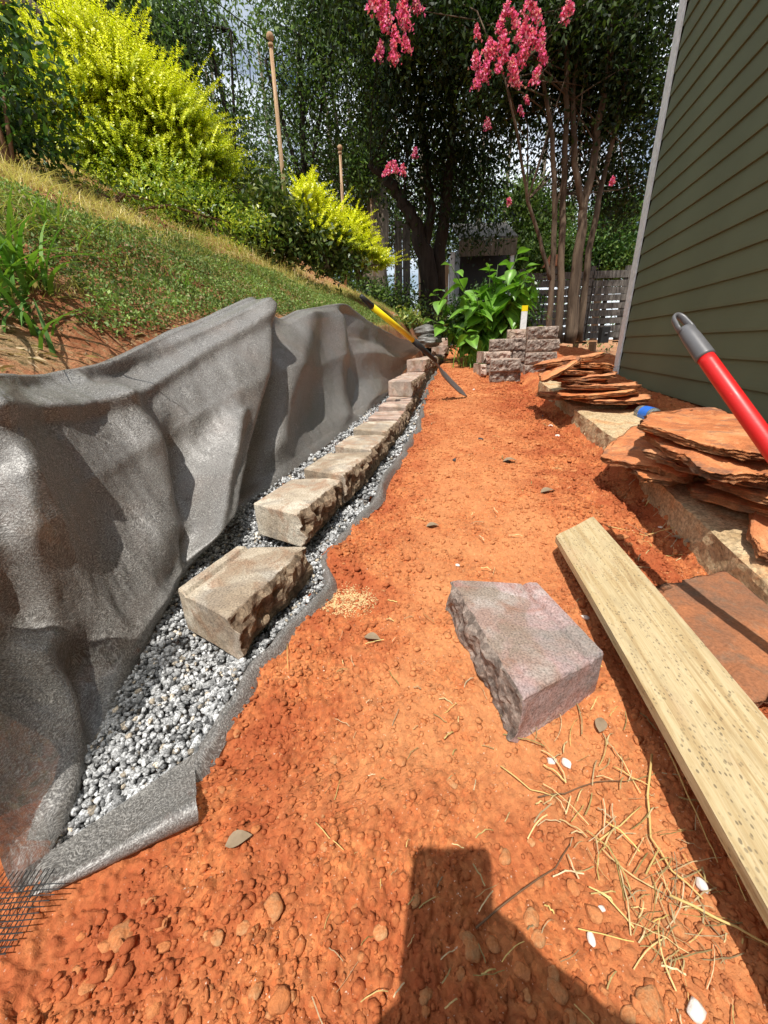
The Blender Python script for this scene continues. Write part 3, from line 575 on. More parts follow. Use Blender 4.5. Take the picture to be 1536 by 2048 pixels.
s_len = u[:, None]*5.0+0*vv
D_ = D_+.006*(.45-np.abs(fbm(s_len*2.2+vv*.8, vv*1.1, 0, 2, 64)))*np.clip(vv/.1, .2, 1)+.0025*(.45-np.abs(fbm(s_len*6-vv*2.2, vv*3.2, 0, 2, 65)))*np.clip(vv/.1, .2, 1); D_ = D_+(.007*fbm(s_len*2.4, vv*1.2, 0, 3, 60)+.0035*fbm(s_len*9, vv*3, 0, 3, 61)+.0012*fbm(s_len*50, vv*16, 0, 3, 62))*np.clip(vv/.1, .2, 1)
D_ = np.clip(D_, -.075, .2); Pm = Pm+out*D_[:, :, None]
# rim turned back over the bank
nb = 16; th = np.linspace(0, 1, nb)[1:]
bk = []
for t in th:
    bk.append(Pm[:, -1, :]+np.stack([-.11*t-.0*u, -.02*t+0*u, .010*np.sin(t*2.6)-.09*t*t+.004*fbm(u*30, t*2, 0, 2, 70)], 1))
Pm = np.concatenate([Pm, np.stack(bk, 1)], 1)
fo = mesh('draped_sheet', Pm.reshape(-1, 3)-np.array(fabric.location), gridfaces(NU, Pm.shape[1]), M['fabric'], fabric, smooth=True)
# the far edge strip: comes up out of the gravel and flops over onto the path
ns = 520; ysn = .335+(4.1-.335)*np.linspace(0, 1, ns)**1.3; gx = GR(ysn); gx = smooth1(gx, 6); gzz = gz(ysn); pz = np.array([float(G0(a_, b_)) for a_, b_ in zip(gx+.02, ysn)])
wv = .010*fbm(ysn*7, 0, 0, 3, 80); hgt = .022+.012*vn(ysn*5, 3, 0, 81)
prof = [(-.030, -.022, 0), (-.018, -.006, 0), (-.008, .6, 1), (.000, 1.0, 1), (.007, .96, 1), (.015, .6, 1), (.020, .25, 1), (.024, -.0, 1)]
S_ = []
for dx, q, m in prof:
    xx = gx+dx+wv*(1 if m else .3)+.003*vn(ysn*30, dx*99, 0, 83); zz = (gzz+q) if not m else (np.maximum(pz, gzz)*1.0-.002+np.maximum(hgt, .004)*q+.0015*vn(ysn*40, q*5, 0, 84))
    S_.append(np.stack([xx, ysn, zz], 1))
S_ = np.stack(S_, 1); mesh('edge_strip', S_.reshape(-1, 3)-np.array(fabric.location), gridfaces(ns, len(prof)), M['fabric'], fabric, smooth=True)
yb_s = np.linspace(.33, 4.0, 120); fb_ = np.linspace(0, 1, 14); XX = (FB(yb_s)-.05)[:, None]*(1-fb_)+(GR(yb_s)-.028)[:, None]*fb_; ZZ = (gz(yb_s)-.013-.05*sstep(.34, .22, yb_s))[:, None]+0*XX; ZZ = ZZ+.012*fbm(XX*9, yb_s[:, None]*9, 0, 2, 40)
mesh('bed_sheet', np.stack([XX, yb_s[:, None]+0*XX, ZZ], 2).reshape(-1, 3)-np.array(fabric.location), gridfaces(120, 14)[:, ::-1], M['fabric'], fabric, smooth=True)
# curled corner at the near end of the strip
A0 = Vector((-.432, .243, .004)); A1 = Vector((-.258, .335, .018)); na, nk = 70, 60; V = []
ax_ = (A1-A0).normalized(); sd2 = ax_.cross(Vector((0, 0, 1))).normalized(); up2 = sd2.cross(ax_)
for i in range(na):
    t = i/(na-1); r_ = .004+.014*t**1.1; c0 = A0.lerp(A1, t)+Vector((0, 0, -.004*t))
    for k in range(nk):
        q = k/(nk-1); a_ = rad(205-300*q); rr = r_*(1-.25*q)*(1+.04*math.sin(9*t+q*5))
        if q < .18: e = (.18-q)/.18; off = -sd2*e*(.045+.03*t)+Vector((0, 0, -.012*e)); a_ = rad(205-300*.18)+0*e
        else: off = Vector()
        V.append(c0+sd2*math.cos(a_)*rr+up2*(math.sin(a_)*rr)+off-ax_*(.02*max(0, q-.55)))
mesh('curled_corner', np.array([p[:] for p in V])-np.array(fabric.location), gridfaces(na, nk), M['fabric'], fabric, smooth=True)

# ------------------------------------------------------------------ old concrete slabs edging the right of the path
def slab(P0, P1, wid, th, label, seed, roll=0):
    P0 = Vector(P0); P1 = Vector(P1); d = P1-P0; L_ = d.length; nx, ny, nz = max(6, int(L_/.02)), max(4, int(wid/.02)), 6
    V, F, vid = [], [], {}
    ax, ay, az = knots(L_, nx, .006), knots(wid, ny, .006), knots(th, nz, .006)
    def vt(i, j, k):
        if (i, j, k) not in vid: vid[(i, j, k)] = len(V); V.append((ax[i], -ay[j], -az[k]))
        return vid[(i, j, k)]
    a, b, c = len(ax)-1, len(ay)-1, len(az)-1
    for i in range(a):
        for j in range(b): F += [(vt(i, j, 0), vt(i, j+1, 0), vt(i+1, j+1, 0), vt(i+1, j, 0)), (vt(i, j, c), vt(i+1, j, c), vt(i+1, j+1, c), vt(i, j+1, c))]
        for k in range(c): F += [(vt(i, 0, k), vt(i+1, 0, k), vt(i+1, 0, k+1), vt(i, 0, k+1)), (vt(i, b, k), vt(i, b, k+1), vt(i+1, b, k+1), vt(i+1, b, k))]
    for j in range(b):
        for k in range(c): F += [(vt(0, j, k), vt(0, j, k+1), vt(0, j+1, k+1), vt(0, j+1, k)), (vt(a, j, k), vt(a, j+1, k), vt(a, j+1, k+1), vt(a, j, k+1))]
    V = np.array(V); x, y, z = V.T; ed = np.exp(-np.minimum(np.minimum(x, L_-x), np.minimum(-y, wid+y))/.006)*np.exp(z/.01)
    n1 = fbm(x*22+seed, y*22, z*22, 4, seed)
    V[:, 2] += .003*n1-.007*ed*(.6+n1*.6); V[:, 1] += .004*fbm(x*35, z*35, y*9+seed, 3, seed+1)*sstep(-.02, 0, y)
    o = mesh('concrete_slab', V, F, M['concrete'], smooth=False); o.location = P0
    o.rotation_euler = (roll, -math.atan2(d.z, math.hypot(d.x, d.y)), math.atan2(d.y, d.x)); return tag(o, label, 'concrete slab', 'old concrete edging')
slab((.72, .46, .095), (.885, 1.285, .165), .30, .11, 'long weathered concrete slab nearest the camera on the right, under the big flagstone pile', 3)
slab((.950, 1.60, .200), (1.015, 2.10, .240), .30, .10, 'concrete slab showing a pale top between the two flagstone piles', 5, rad(1))
slab((1.035, 2.18, .245), (1.09, 2.52, .272), .28, .09, 'short concrete slab beneath the left side of the farther flagstone pile', 7)
slab((1.10, 2.60, .28), (1.16, 3.0, .31), .26, .09, 'farthest concrete edging slab, ending beside the stacked wall blocks', 9)

# ------------------------------------------------------------------ flagstones
def flag(outline, z, th, label, seed, tilt=(0, 0), mat='flag', group=None, layers=3, n=84, warp=.004, rot=None):
    """outline: xy points of the top face; built as a split slab with ragged layered edges"""
    P = np.array([(p[0], p[1]) for p in outline], float); c = P.mean(0); P = P-c; m = len(P)
    t = np.linspace(0, m, n, endpoint=False); i = t.astype(int); f = (t-i)[:, None]; Q = P[i % m]*(1-f)+P[(i+1) % m]*f
    for _ in range(2): Q = .25*np.roll(Q, 1, 0)+.5*Q+.25*np.roll(Q, -1, 0)
    R_ = np.linalg.norm(Q, axis=1, keepdims=True); un = Q/R_; a = np.arange(n)
    Q = Q*(1+.022*fbm(un[:, :1]*5+seed, un[:, 1:]*5, 0, 4, seed, .7)+.014*vn(un[:, :1]*19, un[:, 1:]*19, 0, seed+2)+.010*np.random.default_rng(seed).normal(size=(n, 1))); V = []; F = []
    rings = [0, .25, .45, .62, .76, .87, .95, 1.0]; av = float(R_.mean())
    def rl(q, z0, j, amp):
        X = Q*q; zz = z0+warp*1.3*fbm(X[:, 0]*9+seed, X[:, 1]*9, 0, 4, seed+5)
        terr = vn(X[:, 0]*11+seed*2, X[:, 1]*11, 0, seed+9); zz = zz-.006*np.clip((terr-.25)*6, 0, 1)*min(1, q*1.4) if amp else zz; return np.column_stack([X, zz])
    for q in rings: V.append(rl(q, 0, 0, 1))
    V[-1][:, 2] -= .002
    lv = layers*2
    for k in range(1, lv+1):
        j = .010*vn(a*.23+k//2*7, seed, 0, seed+20+k//2)+.006*vn(a*.8, k//2*3., seed, seed+3); q = 1+(j+(.008 if k % 2 else -.012))/av
        X = Q*q[:, None] if hasattr(q, '__len__') else Q*q; V.append(np.column_stack([X, np.full(n, -th*(k-.4)/lv)+warp*fbm(X[:, 0]*9+seed, X[:, 1]*9, 0, 3, seed+5)]))
    V.append(np.column_stack([Q*.90, np.full(n, -th)])); V.append(np.column_stack([Q*.02, np.full(n, -th)]))
    nr_ = len(V); V = np.concatenate(V)
    for r_ in range(nr_-1):
        for k in range(n): F.append((r_*n+k, (r_+1)*n+k, (r_+1)*n+(k+1) % n, r_*n+(k+1) % n))
    o = mesh('flagstone', V, np.array(F), M[mat]); o.location = (c[0], c[1], z); o.rotation_euler = (tilt[0], tilt[1], rot or 0); return tag(o, label, 'flagstone', group)
def pixflag(pp, z, th, label, seed, **k): return flag([atz(a, b, z)[:2] for a, b in pp], z, th, label, seed, **k)
GP = 'near pile of red flagstones'
pixflag([(1318, 1180), (1400, 1150), (1560, 1120), (1700, 1200), (1700, 1330), (1560, 1385), (1470, 1398), (1390, 1290)], .070, .03, 'large flat brown flagstone lying on the clay behind the pine board', 3, mat='flagdull', n=120, warp=.003)
pixflag([(1200, 900), (1262, 858), (1330, 850), (1400, 880), (1420, 925), (1370, 948), (1300, 928), (1230, 912)], .222, .022, 'thin red flagstone jutting left over the path from the near pile', 5, group=GP, tilt=(0, rad(-3)), n=120, warp=.006)
pixflag([(1260, 930), (1330, 925), (1400, 950), (1340, 962), (1290, 952)], .196, .018, 'small red flagstone shelf under the jutting one', 6, group=GP)
pixflag([(1385, 960), (1460, 965), (1540, 990), (1600, 1020), (1560, 1035), (1450, 1000), (1392, 985)], .180, .022, 'long red flagstone at the bottom right of the near pile, tilted down', 8, group=GP, tilt=(rad(-3), rad(3)))
pixflag([(1425, 945), (1500, 955), (1600, 985), (1600, 1010), (1500, 985), (1430, 960)], .235, .02, 'red flagstone wedged in the shade between bottom and middle of the near pile', 9, group=GP)
pixflag([(1290, 900), (1400, 880), (1560, 900), (1640, 960), (1500, 960), (1370, 930)], .262, .022, 'broad red flagstone just under the top of the near pile', 10, group=GP, n=110)
pixflag([(1288, 862), (1330, 845), (1450, 842), (1560, 880), (1640, 930), (1530, 945), (1420, 938), (1345, 898)], .298, .024, 'big red flagstone second from the top of the near pile', 11, group=GP, n=130, warp=.006)
pixflag([(1281, 848), (1300, 822), (1420, 816), (1490, 832), (1560, 870), (1580, 905), (1505, 905), (1450, 898), (1390, 880), (1330, 862)], .330, .022, 'broad pale red flagstone topping the near pile, cracked along its front', 12, group=GP, n=130, warp=.005, layers=4)
pixflag([(1505, 1010), (1580, 1000), (1600, 1100), (1530, 1090), (1505, 1060)], .165, .022, 'flagstone leaning on edge at the right of the near pile', 13, group=GP, tilt=(rad(12), rad(6)))
# farther pile
GF = 'farther pile of red flagstones'
def gen(cx, cy, rx, ry, rot, seed, npt=9):
    r = np.random.default_rng(seed); out = []
    for k in range(npt):
        a = 2*math.pi*(k+r.uniform(-.3, .3))/npt; q = r.uniform(.78, 1.15); x, y = rx*q*math.cos(a), ry*q*math.sin(a); out.append((cx+x*math.cos(rot)-y*math.sin(rot), cy+x*math.sin(rot)+y*math.cos(rot)))
    return out
pile = [((1215, 815), 2.12, .20, .16, .295, 'lowest red flagstone of the farther pile, flat on the concrete', 0, 0),
 ((1190, 800), 2.14, .24, .15, .325, 'long red flagstone near the bottom of the farther pile, facing the path', 1, -2),
 ((1195, 782), 2.20, .24, .16, .352, 'dusty red flagstone with a pointed right end in the farther pile', -1, 1),
 ((1170, 770), 2.22, .15, .12, .376, 'short red flagstone in the middle of the farther pile', 2, 2),
 ((1172, 757), 2.26, .22, .15, .398, 'red flagstone with a chipped pale corner in the farther pile', 0, -2),
 ((1150, 742), 2.28, .20, .14, .424, 'red flagstone above the chipped one in the farther pile', 1, 3),
 ((1185, 728), 2.30, .20, .13, .452, 'thick red flagstone pointing right near the top of the farther pile', -2, 6),
 ((1135, 724), 2.38, .24, .17, .478, 'broad red flagstone topping the farther pile, sloping to the left', -4, -8)]
for k, ((u_, v_), y_, rx, ry, z_, lab, t1, t2) in enumerate(pile):
    p = aty(u_, v_, y_); flag(gen(p.x, p.y, rx, ry, .15*k, 100+k), z_, .022 if k < 6 else .030, lab, 50+k, (rad(t1), rad(t2)), group=GF, layers=3, warp=.006)
p = aty(1115, 735, 2.2); flag(gen(p.x, p.y, .15, .09, .5, 130), .445, .02, 'narrow red flagstone slipped down the left side of the farther pile', 71, (rad(4), rad(-24)), group=GF)
p = aty(1105, 780, 2.3); flag(gen(p.x+.02, p.y, .10, .08, .5, 131), .30, .03, 'small red flagstone chunk on the concrete edging at the foot of the farther pile', 72, (rad(3), rad(6)), group=GF)

# ------------------------------------------------------------------ pine board
dirb = Vector((math.sin(rad(9.05)), math.cos(rad(9.05)), 0)); pr = Vector((dirb.y, -dirb.x, 0))
PL = Vector((.448, .925, .1)); PR = Vector((.605, 1.041, .1)); Lb = 1.15
board = empty('pine_board', (PL.x, PL.y, .062)); tag(board, 'weathered pine board with faded ink speckle laid along the path', 'board')
wb = (PR-PL).dot(pr); ofs = (PR-PL).dot(dirb); V = []; F = []
nl, nw_ = 60, 10
for k, zz in enumerate((0, -.020)):
    for i in range(nl+1):
        for j in range(nw_+1):
            f = j/nw_; e = 1 if 0 < j < nw_ else 0; s0 = ofs*f; s_ = s0-(i/nl)*(Lb+s0); cup = .0012*math.cos(2*math.pi*f)*(1-k) if e else -.002*(1-2*k)*1
            V.append((pr*(f*wb)+dirb*s_+Vector((0, 0, zz+cup+.0035*math.sin(i*.09)))).to_tuple())
n1 = (nl+1)*(nw_+1)
for i in range(nl):
    for j in range(nw_):
        a = i*(nw_+1)+j; F.append((a, a+1, a+nw_+2, a+nw_+1)); F.append((a+n1, a+n1+nw_+1, a+n1+nw_+2, a+n1+1))
    a = i*(nw_+1); F.append((a, a+nw_+1, a+nw_+1+n1, a+n1)); a += nw_; F.append((a, a+n1, a+n1+nw_+1, a+nw_+1))
for j in range(nw_): F.append((j, j+n1, j+n1+1, j+1)); a = nl*(nw_+1)+j; F.append((a, a+1, a+1+n1, a+n1))
Mr = Matrix.Rotation(-rad(9.05), 4, 'Z'); V = [(Mr.inverted() @ Vector(p)) for p in V]
bo = mesh('plank', V, F, M['wood'], board); bo.location = (0, 0, .038); board.rotation_euler.z = -rad(9.05)

# ------------------------------------------------------------------ red pole
tipA = Vector((0, 0, H))+ray(1352, 632)*.735; tipB = Vector((0, 0, H))+ray(1548, 905)*.60; dp = (tipB-tipA).normalized(); Lp = (tipA.z-.02)/-dp.z
pole = empty('red_pole', tipA+dp*Lp); tag(pole, 'red handle with a grey hanging-loop grip leaning in at the right edge', 'tool handle')
o = MB().tube([tipA+dp*.105-Vector(pole.location), tipA+dp*.12-Vector(pole.location), Vector((0, 0, 0))], [.0128, .0132, .0132], 28).build('pole', M['red'], pole, True)
# grip cap: tapered tube with a slotted flat eye
side = dp.cross(Fv).normalized(); face = side.cross(dp).normalized(); bm = bmesh.new(); rings = []
Q = tipA-Vector(pole.location)
prof = [(.034, .0115, .0100), (.040, .0130, .0125), (.060, .0142, .0140), (.104, .0152, .0150), (.108, .0152, .0150)]
mb = MB(); nn = 24; V = []; F = []
for s_, a_, b_ in prof:
    for k in range(nn): t = 2*math.pi*k/nn; V.append(Q+dp*s_+side*a_*math.cos(t)+face*b_*math.sin(t))
for r_ in range(len(prof)-1):
    for k in range(nn): F.append((r_*nn+k, r_*nn+(k+1) % nn, (r_+1)*nn+(k+1) % nn, (r_+1)*nn+k))
F.append([k for k in range(nn)][::-1]); F.append([(len(prof)-1)*nn+k for k in range(nn)]); mb.add(V, F)
loop = []
for k in range(25):
    t = math.pi*k/24; loop.append(Q+dp*(.016-.016*math.sin(t)*1.0)+side*(.0095*math.cos(t)))
loop = [Q+dp*.040+side*.0118]+[Q+dp*.028+side*.0112]+loop+[Q+dp*.028-side*.0112]+[Q+dp*.040-side*.0118]
mb.tube(loop, [.0035]+[.0034]*(len(loop)-2)+[.0035], 10, flat=1.9); mb.build('grip', M['greyplastic'], pole, True)

# ------------------------------------------------------------------ yellow-handled shovel
A = aty(722, 592, 2.30); B = aty(744, 613, 2.36); Cc = aty(826, 680, 2.62); Dd = aty(872, 722, 2.76); E_ = aty(936, 762, 2.95)
E_.z = gh(E_.x, E_.y)+.006
shovel = empty('shovel', E_); tag(shovel, 'long shovel with a yellow and black handle resting across the wall onto the path', 'shovel'); O = Vector(shovel.location)
MB().tube([A-O, B-O], [.011, .0165], 14).build('grip', M['black'], shovel, True)
MB().tube([B-O, Cc-O], [.0165, .0170], 16).build('handle', M['yellow'], shovel, True)
MB().tube([Cc-O, Cc.lerp(Dd, .5)-O, Dd-O], [.0185, .0165, .012], 16).build('collar', M['black'], shovel, True)
bd = (E_-Dd); vw = (Dd-Vector((0, 0, H))).normalized(); sdv = bd.cross(vw).normalized(); wv_ = (vw*.93+sdv*.36).normalized(); upn = wv_.cross(bd).normalized(); V = []
for i in range(17):
    t = i/16; hw = .010+.034*sstep(.12, .34, t)*(1-sstep(.72, 1.02, t)**1.5); 
    for j in range(9):
        f = j/4-1; V.append(Dd+bd*t+wv_*hw*f+upn*(.014*f*f*(1-t)+.010*math.sin(t*3.1))-O)
o = mesh('blade', V, gridfaces(17, 9), M['steel'], shovel, smooth=True); md = o.modifiers.new('thick', 'SOLIDIFY'); md.thickness = .003

# ------------------------------------------------------------------ stack of spare wall blocks at the end of the slabs
def facing_block(u0, u1, y, z, label, seed, D=.17, yaw=0, mats=('block_rose', 'split_grey'), res=(20, 7, 10)):
    a = aty(u0, 700, y); b = aty(u1, 700, y); L_ = b.x-a.x; o = block_mesh('wall_block', L_, D, .1, .045, res, .009, seed, 0, [M[m] for m in mats])
    o.location = (a.x, y, z); o.rotation_euler.z = rad(yaw); return tag(o, label, 'paver block', 'spare wall blocks stacked at the path end')
zs = .285
for k in range(4): facing_block(1053-(k < 3)*0, 1114+(3, 1, 4, 0)[k], 3.62+.01*k, zs+.101*k, ['bottom block of the tallest stack, half hidden by flagstones', 'second block from the bottom of the tallest stack', 'rough-faced block just under the top of the tallest stack', 'top rough-faced block of the tallest stack'][k], 200+k, yaw=(2, -1, 1, 3)[k])
facing_block(984, 1047, 3.42, .262, 'bottom block of the low stack set forward at the left, sunk in clay', 210, D=.2, yaw=1)
facing_block(983, 1045, 3.40, .350, 'upper block of the low stack set forward at the left, with a broad pale top', 211, D=.2, yaw=-1)
facing_block(976, 1020, 3.80, .300, 'lower block in the left column behind the low stack', 212, yaw=2)
facing_block(973, 1021, 3.79, .401, 'smooth-sided middle block in the left column of the stack', 213, yaw=-2, mats=('block_rose', 'block_rose'))
facing_block(978, 1028, 3.80, .502, 'rough-faced top block in the left column of the stack', 214, yaw=1)
facing_block(1026, 1052, 3.78, .305, 'lowest narrow block between the left column and the tallest stack', 217, yaw=0)
facing_block(1026, 1053, 3.77, .406, 'narrow block in the middle between left column and tallest stack', 215, yaw=0)
facing_block(1024, 1054, 3.76, .507, 'narrow top block between left column and tallest stack', 216, yaw=0)
facing_block(1012, 1066, 4.10, .585, 'block at the back of the stack, under the white stake', 218, yaw=0, mats=('block_rose', 'block_rose'))
facing_block(1010, 1066, 4.12, .484, 'hidden-footed block beneath the one at the back of the stack', 219, yaw=0, mats=('block_rose', 'block_rose'))
facing_block(1012, 1068, 4.10, .383, 'lowest block of the back column of the stack', 220, yaw=0)
facing_block(964, 976, 3.72, .300, 'block seen end on at the far left of the stack, lower one', 221, D=.25, yaw=4, mats=('block_rose', 'block_rose'))
facing_block(968, 981, 3.86, .401, 'block seen end on at the far left of the stack, upper one', 222, D=.25, yaw=4, mats=('block_rose', 'block_rose'))
p = aty(1046, 655, 4.14); st = empty('white_stake', (p.x, p.y, .686)); tag(st, 'white flat stake with a bright yellow tip standing on the back of the block stack', 'stake')
MB().box((-.028, -.006, 0), (.028, .006, .15)).build('shaft', M['white'], st, bevel=.001); MB().box((-.028, -.0065, .151), (.028, .0065, .20)).build('tip', M['yellow'], st, bevel=.001)

# ------------------------------------------------------------------ house with olive lap siding
HC = Vector((2.02, 3.52, 0)); HD = Vector((-.2554, -.9668, 0)); ZB = .25; EXP = .1115; NB = 42; LH = 5.4
house = empty('house', (HC.x, HC.y, ZB), math.atan2(HD.y, HD.x)); tag(house, 'house wall clad in olive green lap siding along the right of the path', 'house')
cb = MB().box((0, 0, 0), (LH, 4.0, EXP*NB+.05)).build('wall', M['brick'], house)
V = [(.088, -.0165, -.001), (LH, -.0165, -.001), (LH, -.0165, .012), (.088, -.0165, .012), (.088, -.004, EXP+.02), (LH, -.004, EXP+.02), (.088, -.001, -.001), (LH, -.001, -.001), (.088, -.001, EXP+.02), (LH, -.001, EXP+.02)]
Fb = [(0, 1, 2, 3), (3, 2, 5, 4), (4, 5, 9, 8), (0, 6, 7, 1), (6, 8, 9, 7), (0, 3, 4, 8, 6), (1, 7, 9, 5, 2)]
c0 = mesh('clapboard', V, Fb, M['siding'], house)
for k in range(1, NB):
    c_ = c0.copy(); link(c_, house); c_.location = (0, .0006*random.uniform(-1, 1), EXP*k)
MB().box((-.018, -.030, .11), (.0870, -.0170, 4.8)).build('corner_trim', M['trim'], house, bevel=.002)
MB().box((-.018, -.033, -.06), (.0875, -.0140, .108)).build('corner_trim', M['trim'], house, bevel=.002)
MB().box((-.034, -.028, -.06), (-.019, .09, 4.8)).build('corner_trim', M['trim'], house, bevel=.002)
MB().box((.05, .03, -.42), (LH, .10, -.002)).build('foundation', M['brick'], house)
for k in range(9): MB().box((.25+k*.55, .012, -.40), (.33+k*.55, .029, -.004)).build('foundation_post', M['brick'], house)
MB().box((-.4, -.45, EXP*NB+.051), (LH+.3, 4.4, EXP*NB+.25)).build('roof', M['trim'], house)
def wallhit(u_, v_):
    nrm = Vector((.9668, -.2554, 0)); d = ray(u_, v_); t = (HC-Vector((0, 0, 0))).dot(nrm)/d.dot(nrm); P = Vector((0, 0, H))+d*t; return (P-HC).dot(HD), P.z-ZB
wx, wz = wallhit(1343, 50); wx = .118
fr_ = MB(); Wd_, Ht_ = .85, 1.15
fr_.box((wx, -.034, wz), (wx+Wd_, -.0172, wz+.07)); fr_.box((wx, -.034, wz+.071), (wx+.07, -.0172, wz+Ht_)); fr_.box((wx+Wd_-.07, -.034, wz+.071), (wx+Wd_, -.0172, wz+Ht_))
wf = fr_.build('window', M['white'], house, bevel=.002)
MB().box((wx+.074, -.028, wz+.074), (wx+Wd_-.074, -.019, wz+.11)).build('sash', M['white'], wf, bevel=.001)
MB().box((wx+.074, -.028, wz+.111), (wx+.11, -.019, wz+Ht_)).build('sash', M['white'], wf, bevel=.001)
MB().box((wx+.111, -.024, wz+.111), (wx+Wd_-.074, -.0185, wz+Ht_)).build('pane', M['glass'], wf)

# plastic bottle lying by the foundation
p = aty(1282, 812, 1.95); q = aty(1350, 808, 1.72); bz = float(G0(p.x, p.y))+.034
bottle = empty('plastic_bottle', (p.x, p.y, bz)); tag(bottle, 'clear plastic bottle with a blue label lying beside the house foundation', 'bottle')
dq = (Vector((q.x, q.y, bz))-Vector((p.x, p.y, bz))); Lq = .19; dq = dq.normalized()
MB().tube([dq*s_ for s_ in (0, .006, .03, .11, .14, .165, .19)], [.024, .033, .034, .034, .026, .013, .0125], 20).build('body', M['clear'], bottle, True)
MB().tube([dq*.04, dq*.105], [.0350, .0350], 20, cap=False).build('label_wrap', M['blue'], bottle, True)
MB().tube([dq*.191, dq*.205], [.015, .015], 14).build('cap', M['blue'], bottle, True)

# ------------------------------------------------------------------ vegetation helpers
def unit(a): return a/np.maximum(np.linalg.norm(a, axis=-1, keepdims=True), 1e-9)
def leafgeo(P, D, Nn, Ln, Wd, C, fold=.15, at=.45):
    D = unit(D); S_ = unit(np.cross(D, Nn)); Nn = np.cross(S_, D); Ln = np.broadcast_to(Ln, len(P))[:, None]; Wd = np.broadcast_to(Wd, len(P))[:, None]
    m = P+D*Ln*at; V = np.stack([P, m+S_*Wd*.5+Nn*Wd*fold, P+D*Ln-Nn*Ln*.12, m-S_*Wd*.5+Nn*Wd*fold], 1).reshape(-1, 3)
    F = np.arange(len(P)*4).reshape(-1, 4); return V, F, np.repeat(C, 4, 0)
def merge(parts):
    V, F, C, o = [], [], [], 0
    for a, b, c in parts: V.append(a); F.append(b+o); C.append(c); o += len(a)
    return np.concatenate(V), np.concatenate(F), np.concatenate(C)
def rdir(r, n, up=0.): d = r.normal(size=(n, 3)); d[:, 2] += up; return unit(d)
def cvar(r, n, c, v=.25):
    c = np.array(c); return np.clip(c[None]*(1+r.normal(0, v, (n, 1)))*(1+r.normal(0, .06, (n, 3))), .003, .95)
def clumps(cens, radii, nl, size, colors, seed, per=40, spread=.22, droop=-.25, aspect=.5, shell=.55):
    """leaf clumps spread through ellipsoids"""
    r = np.random.default_rng(seed); parts = []; tot = sum(a*b*c for a, b, c in radii)
    for (c, R_) in zip(cens, radii):
        n = max(3, int(nl*R_[0]*R_[1]*R_[2]/tot/per)); d = unit(r.normal(size=(n, 3))); rad_ = shell+(1-shell)*r.random((n, 1)); lump = 1+.25*vn(d[:, 0]*2+seed, d[:, 1]*2, d[:, 2]*2, seed)[:, None]
        cc_ = np.array(c)[None]+d*rad_*np.array(R_)*lump; ci = r.integers(0, len(colors), n); sz = r.uniform(.6, 1.3, n)*spread
        P = np.repeat(cc_, per, 0)+r.normal(size=(n*per, 3))*np.repeat(sz, per)[:, None]*np.array([1, 1, .75]); C = np.array(colors)[np.repeat(ci, per)]*np.repeat(r.uniform(.7, 1.3, n), per)[:, None]*r.uniform(.75, 1.25, (n*per, 1))
        L_ = size*r.uniform(.6, 1.3, n*per); parts.append(leafgeo(P, rdir(r, n*per, droop), rdir(r, n*per, .9), L_, L_*aspect, C))
    return merge(parts)
def hit(u_, v_, smax=14):
    d = ray(u_, v_); t = np.linspace(.4, smax, 2600); P = np.array([0, 0, H])+np.outer(t, np.array(d)); hh = hill(P[:, 0], P[:, 1]); k = np.argmax(P[:, 2] < hh)
    return Vector(P[k]) if P[k, 2] < hh[k] else None

# blades of grass
def blades(P, Hh, lean, C, wd, seed, droop=.5, segs=3):
    r = np.random.default_rng(seed); n = len(P); a = r.uniform(0, 6.283, n); dx = np.stack([np.cos(a), np.sin(a), 0*a], 1); sx = np.stack([-np.sin(a), np.cos(a), 0*a], 1)
    Hh = np.broadcast_to(Hh, n)[:, None]; wd = np.broadcast_to(wd, n)[:, None]; l_ = (lean*r.uniform(.3, 1.7, n))[:, None]; V = []
    for k in range(segs+1):
        t = k/segs; c = P+np.array([0, 0, 1])*Hh*(t-droop*l_*t*t)+dx*Hh*l_*t**1.6; w_ = wd*(1-t)**.7*.5+1e-5
        V += [c-sx*w_, c+sx*w_]
    V = np.stack(V, 1).reshape(-1, 3); m = 2*(segs+1); F = []
    for k in range(segs): F.append(np.array([2*k, 2*k+1, 2*k+3, 2*k+2])[None]+np.arange(n)[:, None]*m)
    return V, np.concatenate(F), np.repeat(C, m, 0)
def hillpts(n, seed, y0, y1, d0, d1, thr=None, sc_=2.2, sd_=50, ybias=1.3):
    r = np.random.default_rng(seed); y = y0+(y1-y0)*r.random(n)**ybias; d = d0+(d1-d0)*r.random(n); x = BTx(y)-.065-d
    if thr is not None: k = fbm(x*sc_, y*sc_, 0, 3, sd_)+r.normal(0, .12, n) > thr; x, y, d = x[k], y[k], d[k]
    return x, y, d

# low creeping ground cover near the rim
x, y, d = hillpts(95000, 301, .7, 5.6, .03, .95, None, ybias=1.5); r = np.random.default_rng(302)
m = (fbm(x*1.6, y*1.6, 0, 3, 53)+.9-1.45*np.abs(d-.30)+.45*fbm(x*4.3, y*4.3, 0, 2, 56)+r.normal(0, .08, len(x)) > .36) & ~((y < 1.35) & (d < .30-.1*fbm(x*5, y*5, 0, 2, 9))); x, y, d = x[m], y[m], d[m]; n = len(x)
lump = .5+.5*fbm(x*9, y*9, 0, 2, 55); z = hill(x, y)+r.random(n)*.05*np.clip(.2+lump*1.3, 0, 2)+.002
P = np.stack([x, y, z], 1); k = r.random((n, 1)); C = (np.array([.09, .155, .04])*(1-k)+np.array([.27, .37, .10])*k)*(.5+.9*lump[:, None]); dry = r.random(n) < .10; C[dry] = [.30, .24, .11]
S = r.uniform(.008, .019, n); a = leafgeo(P, rdir(r, n, .9), rdir(r, n, .8), S, S*.6, C)
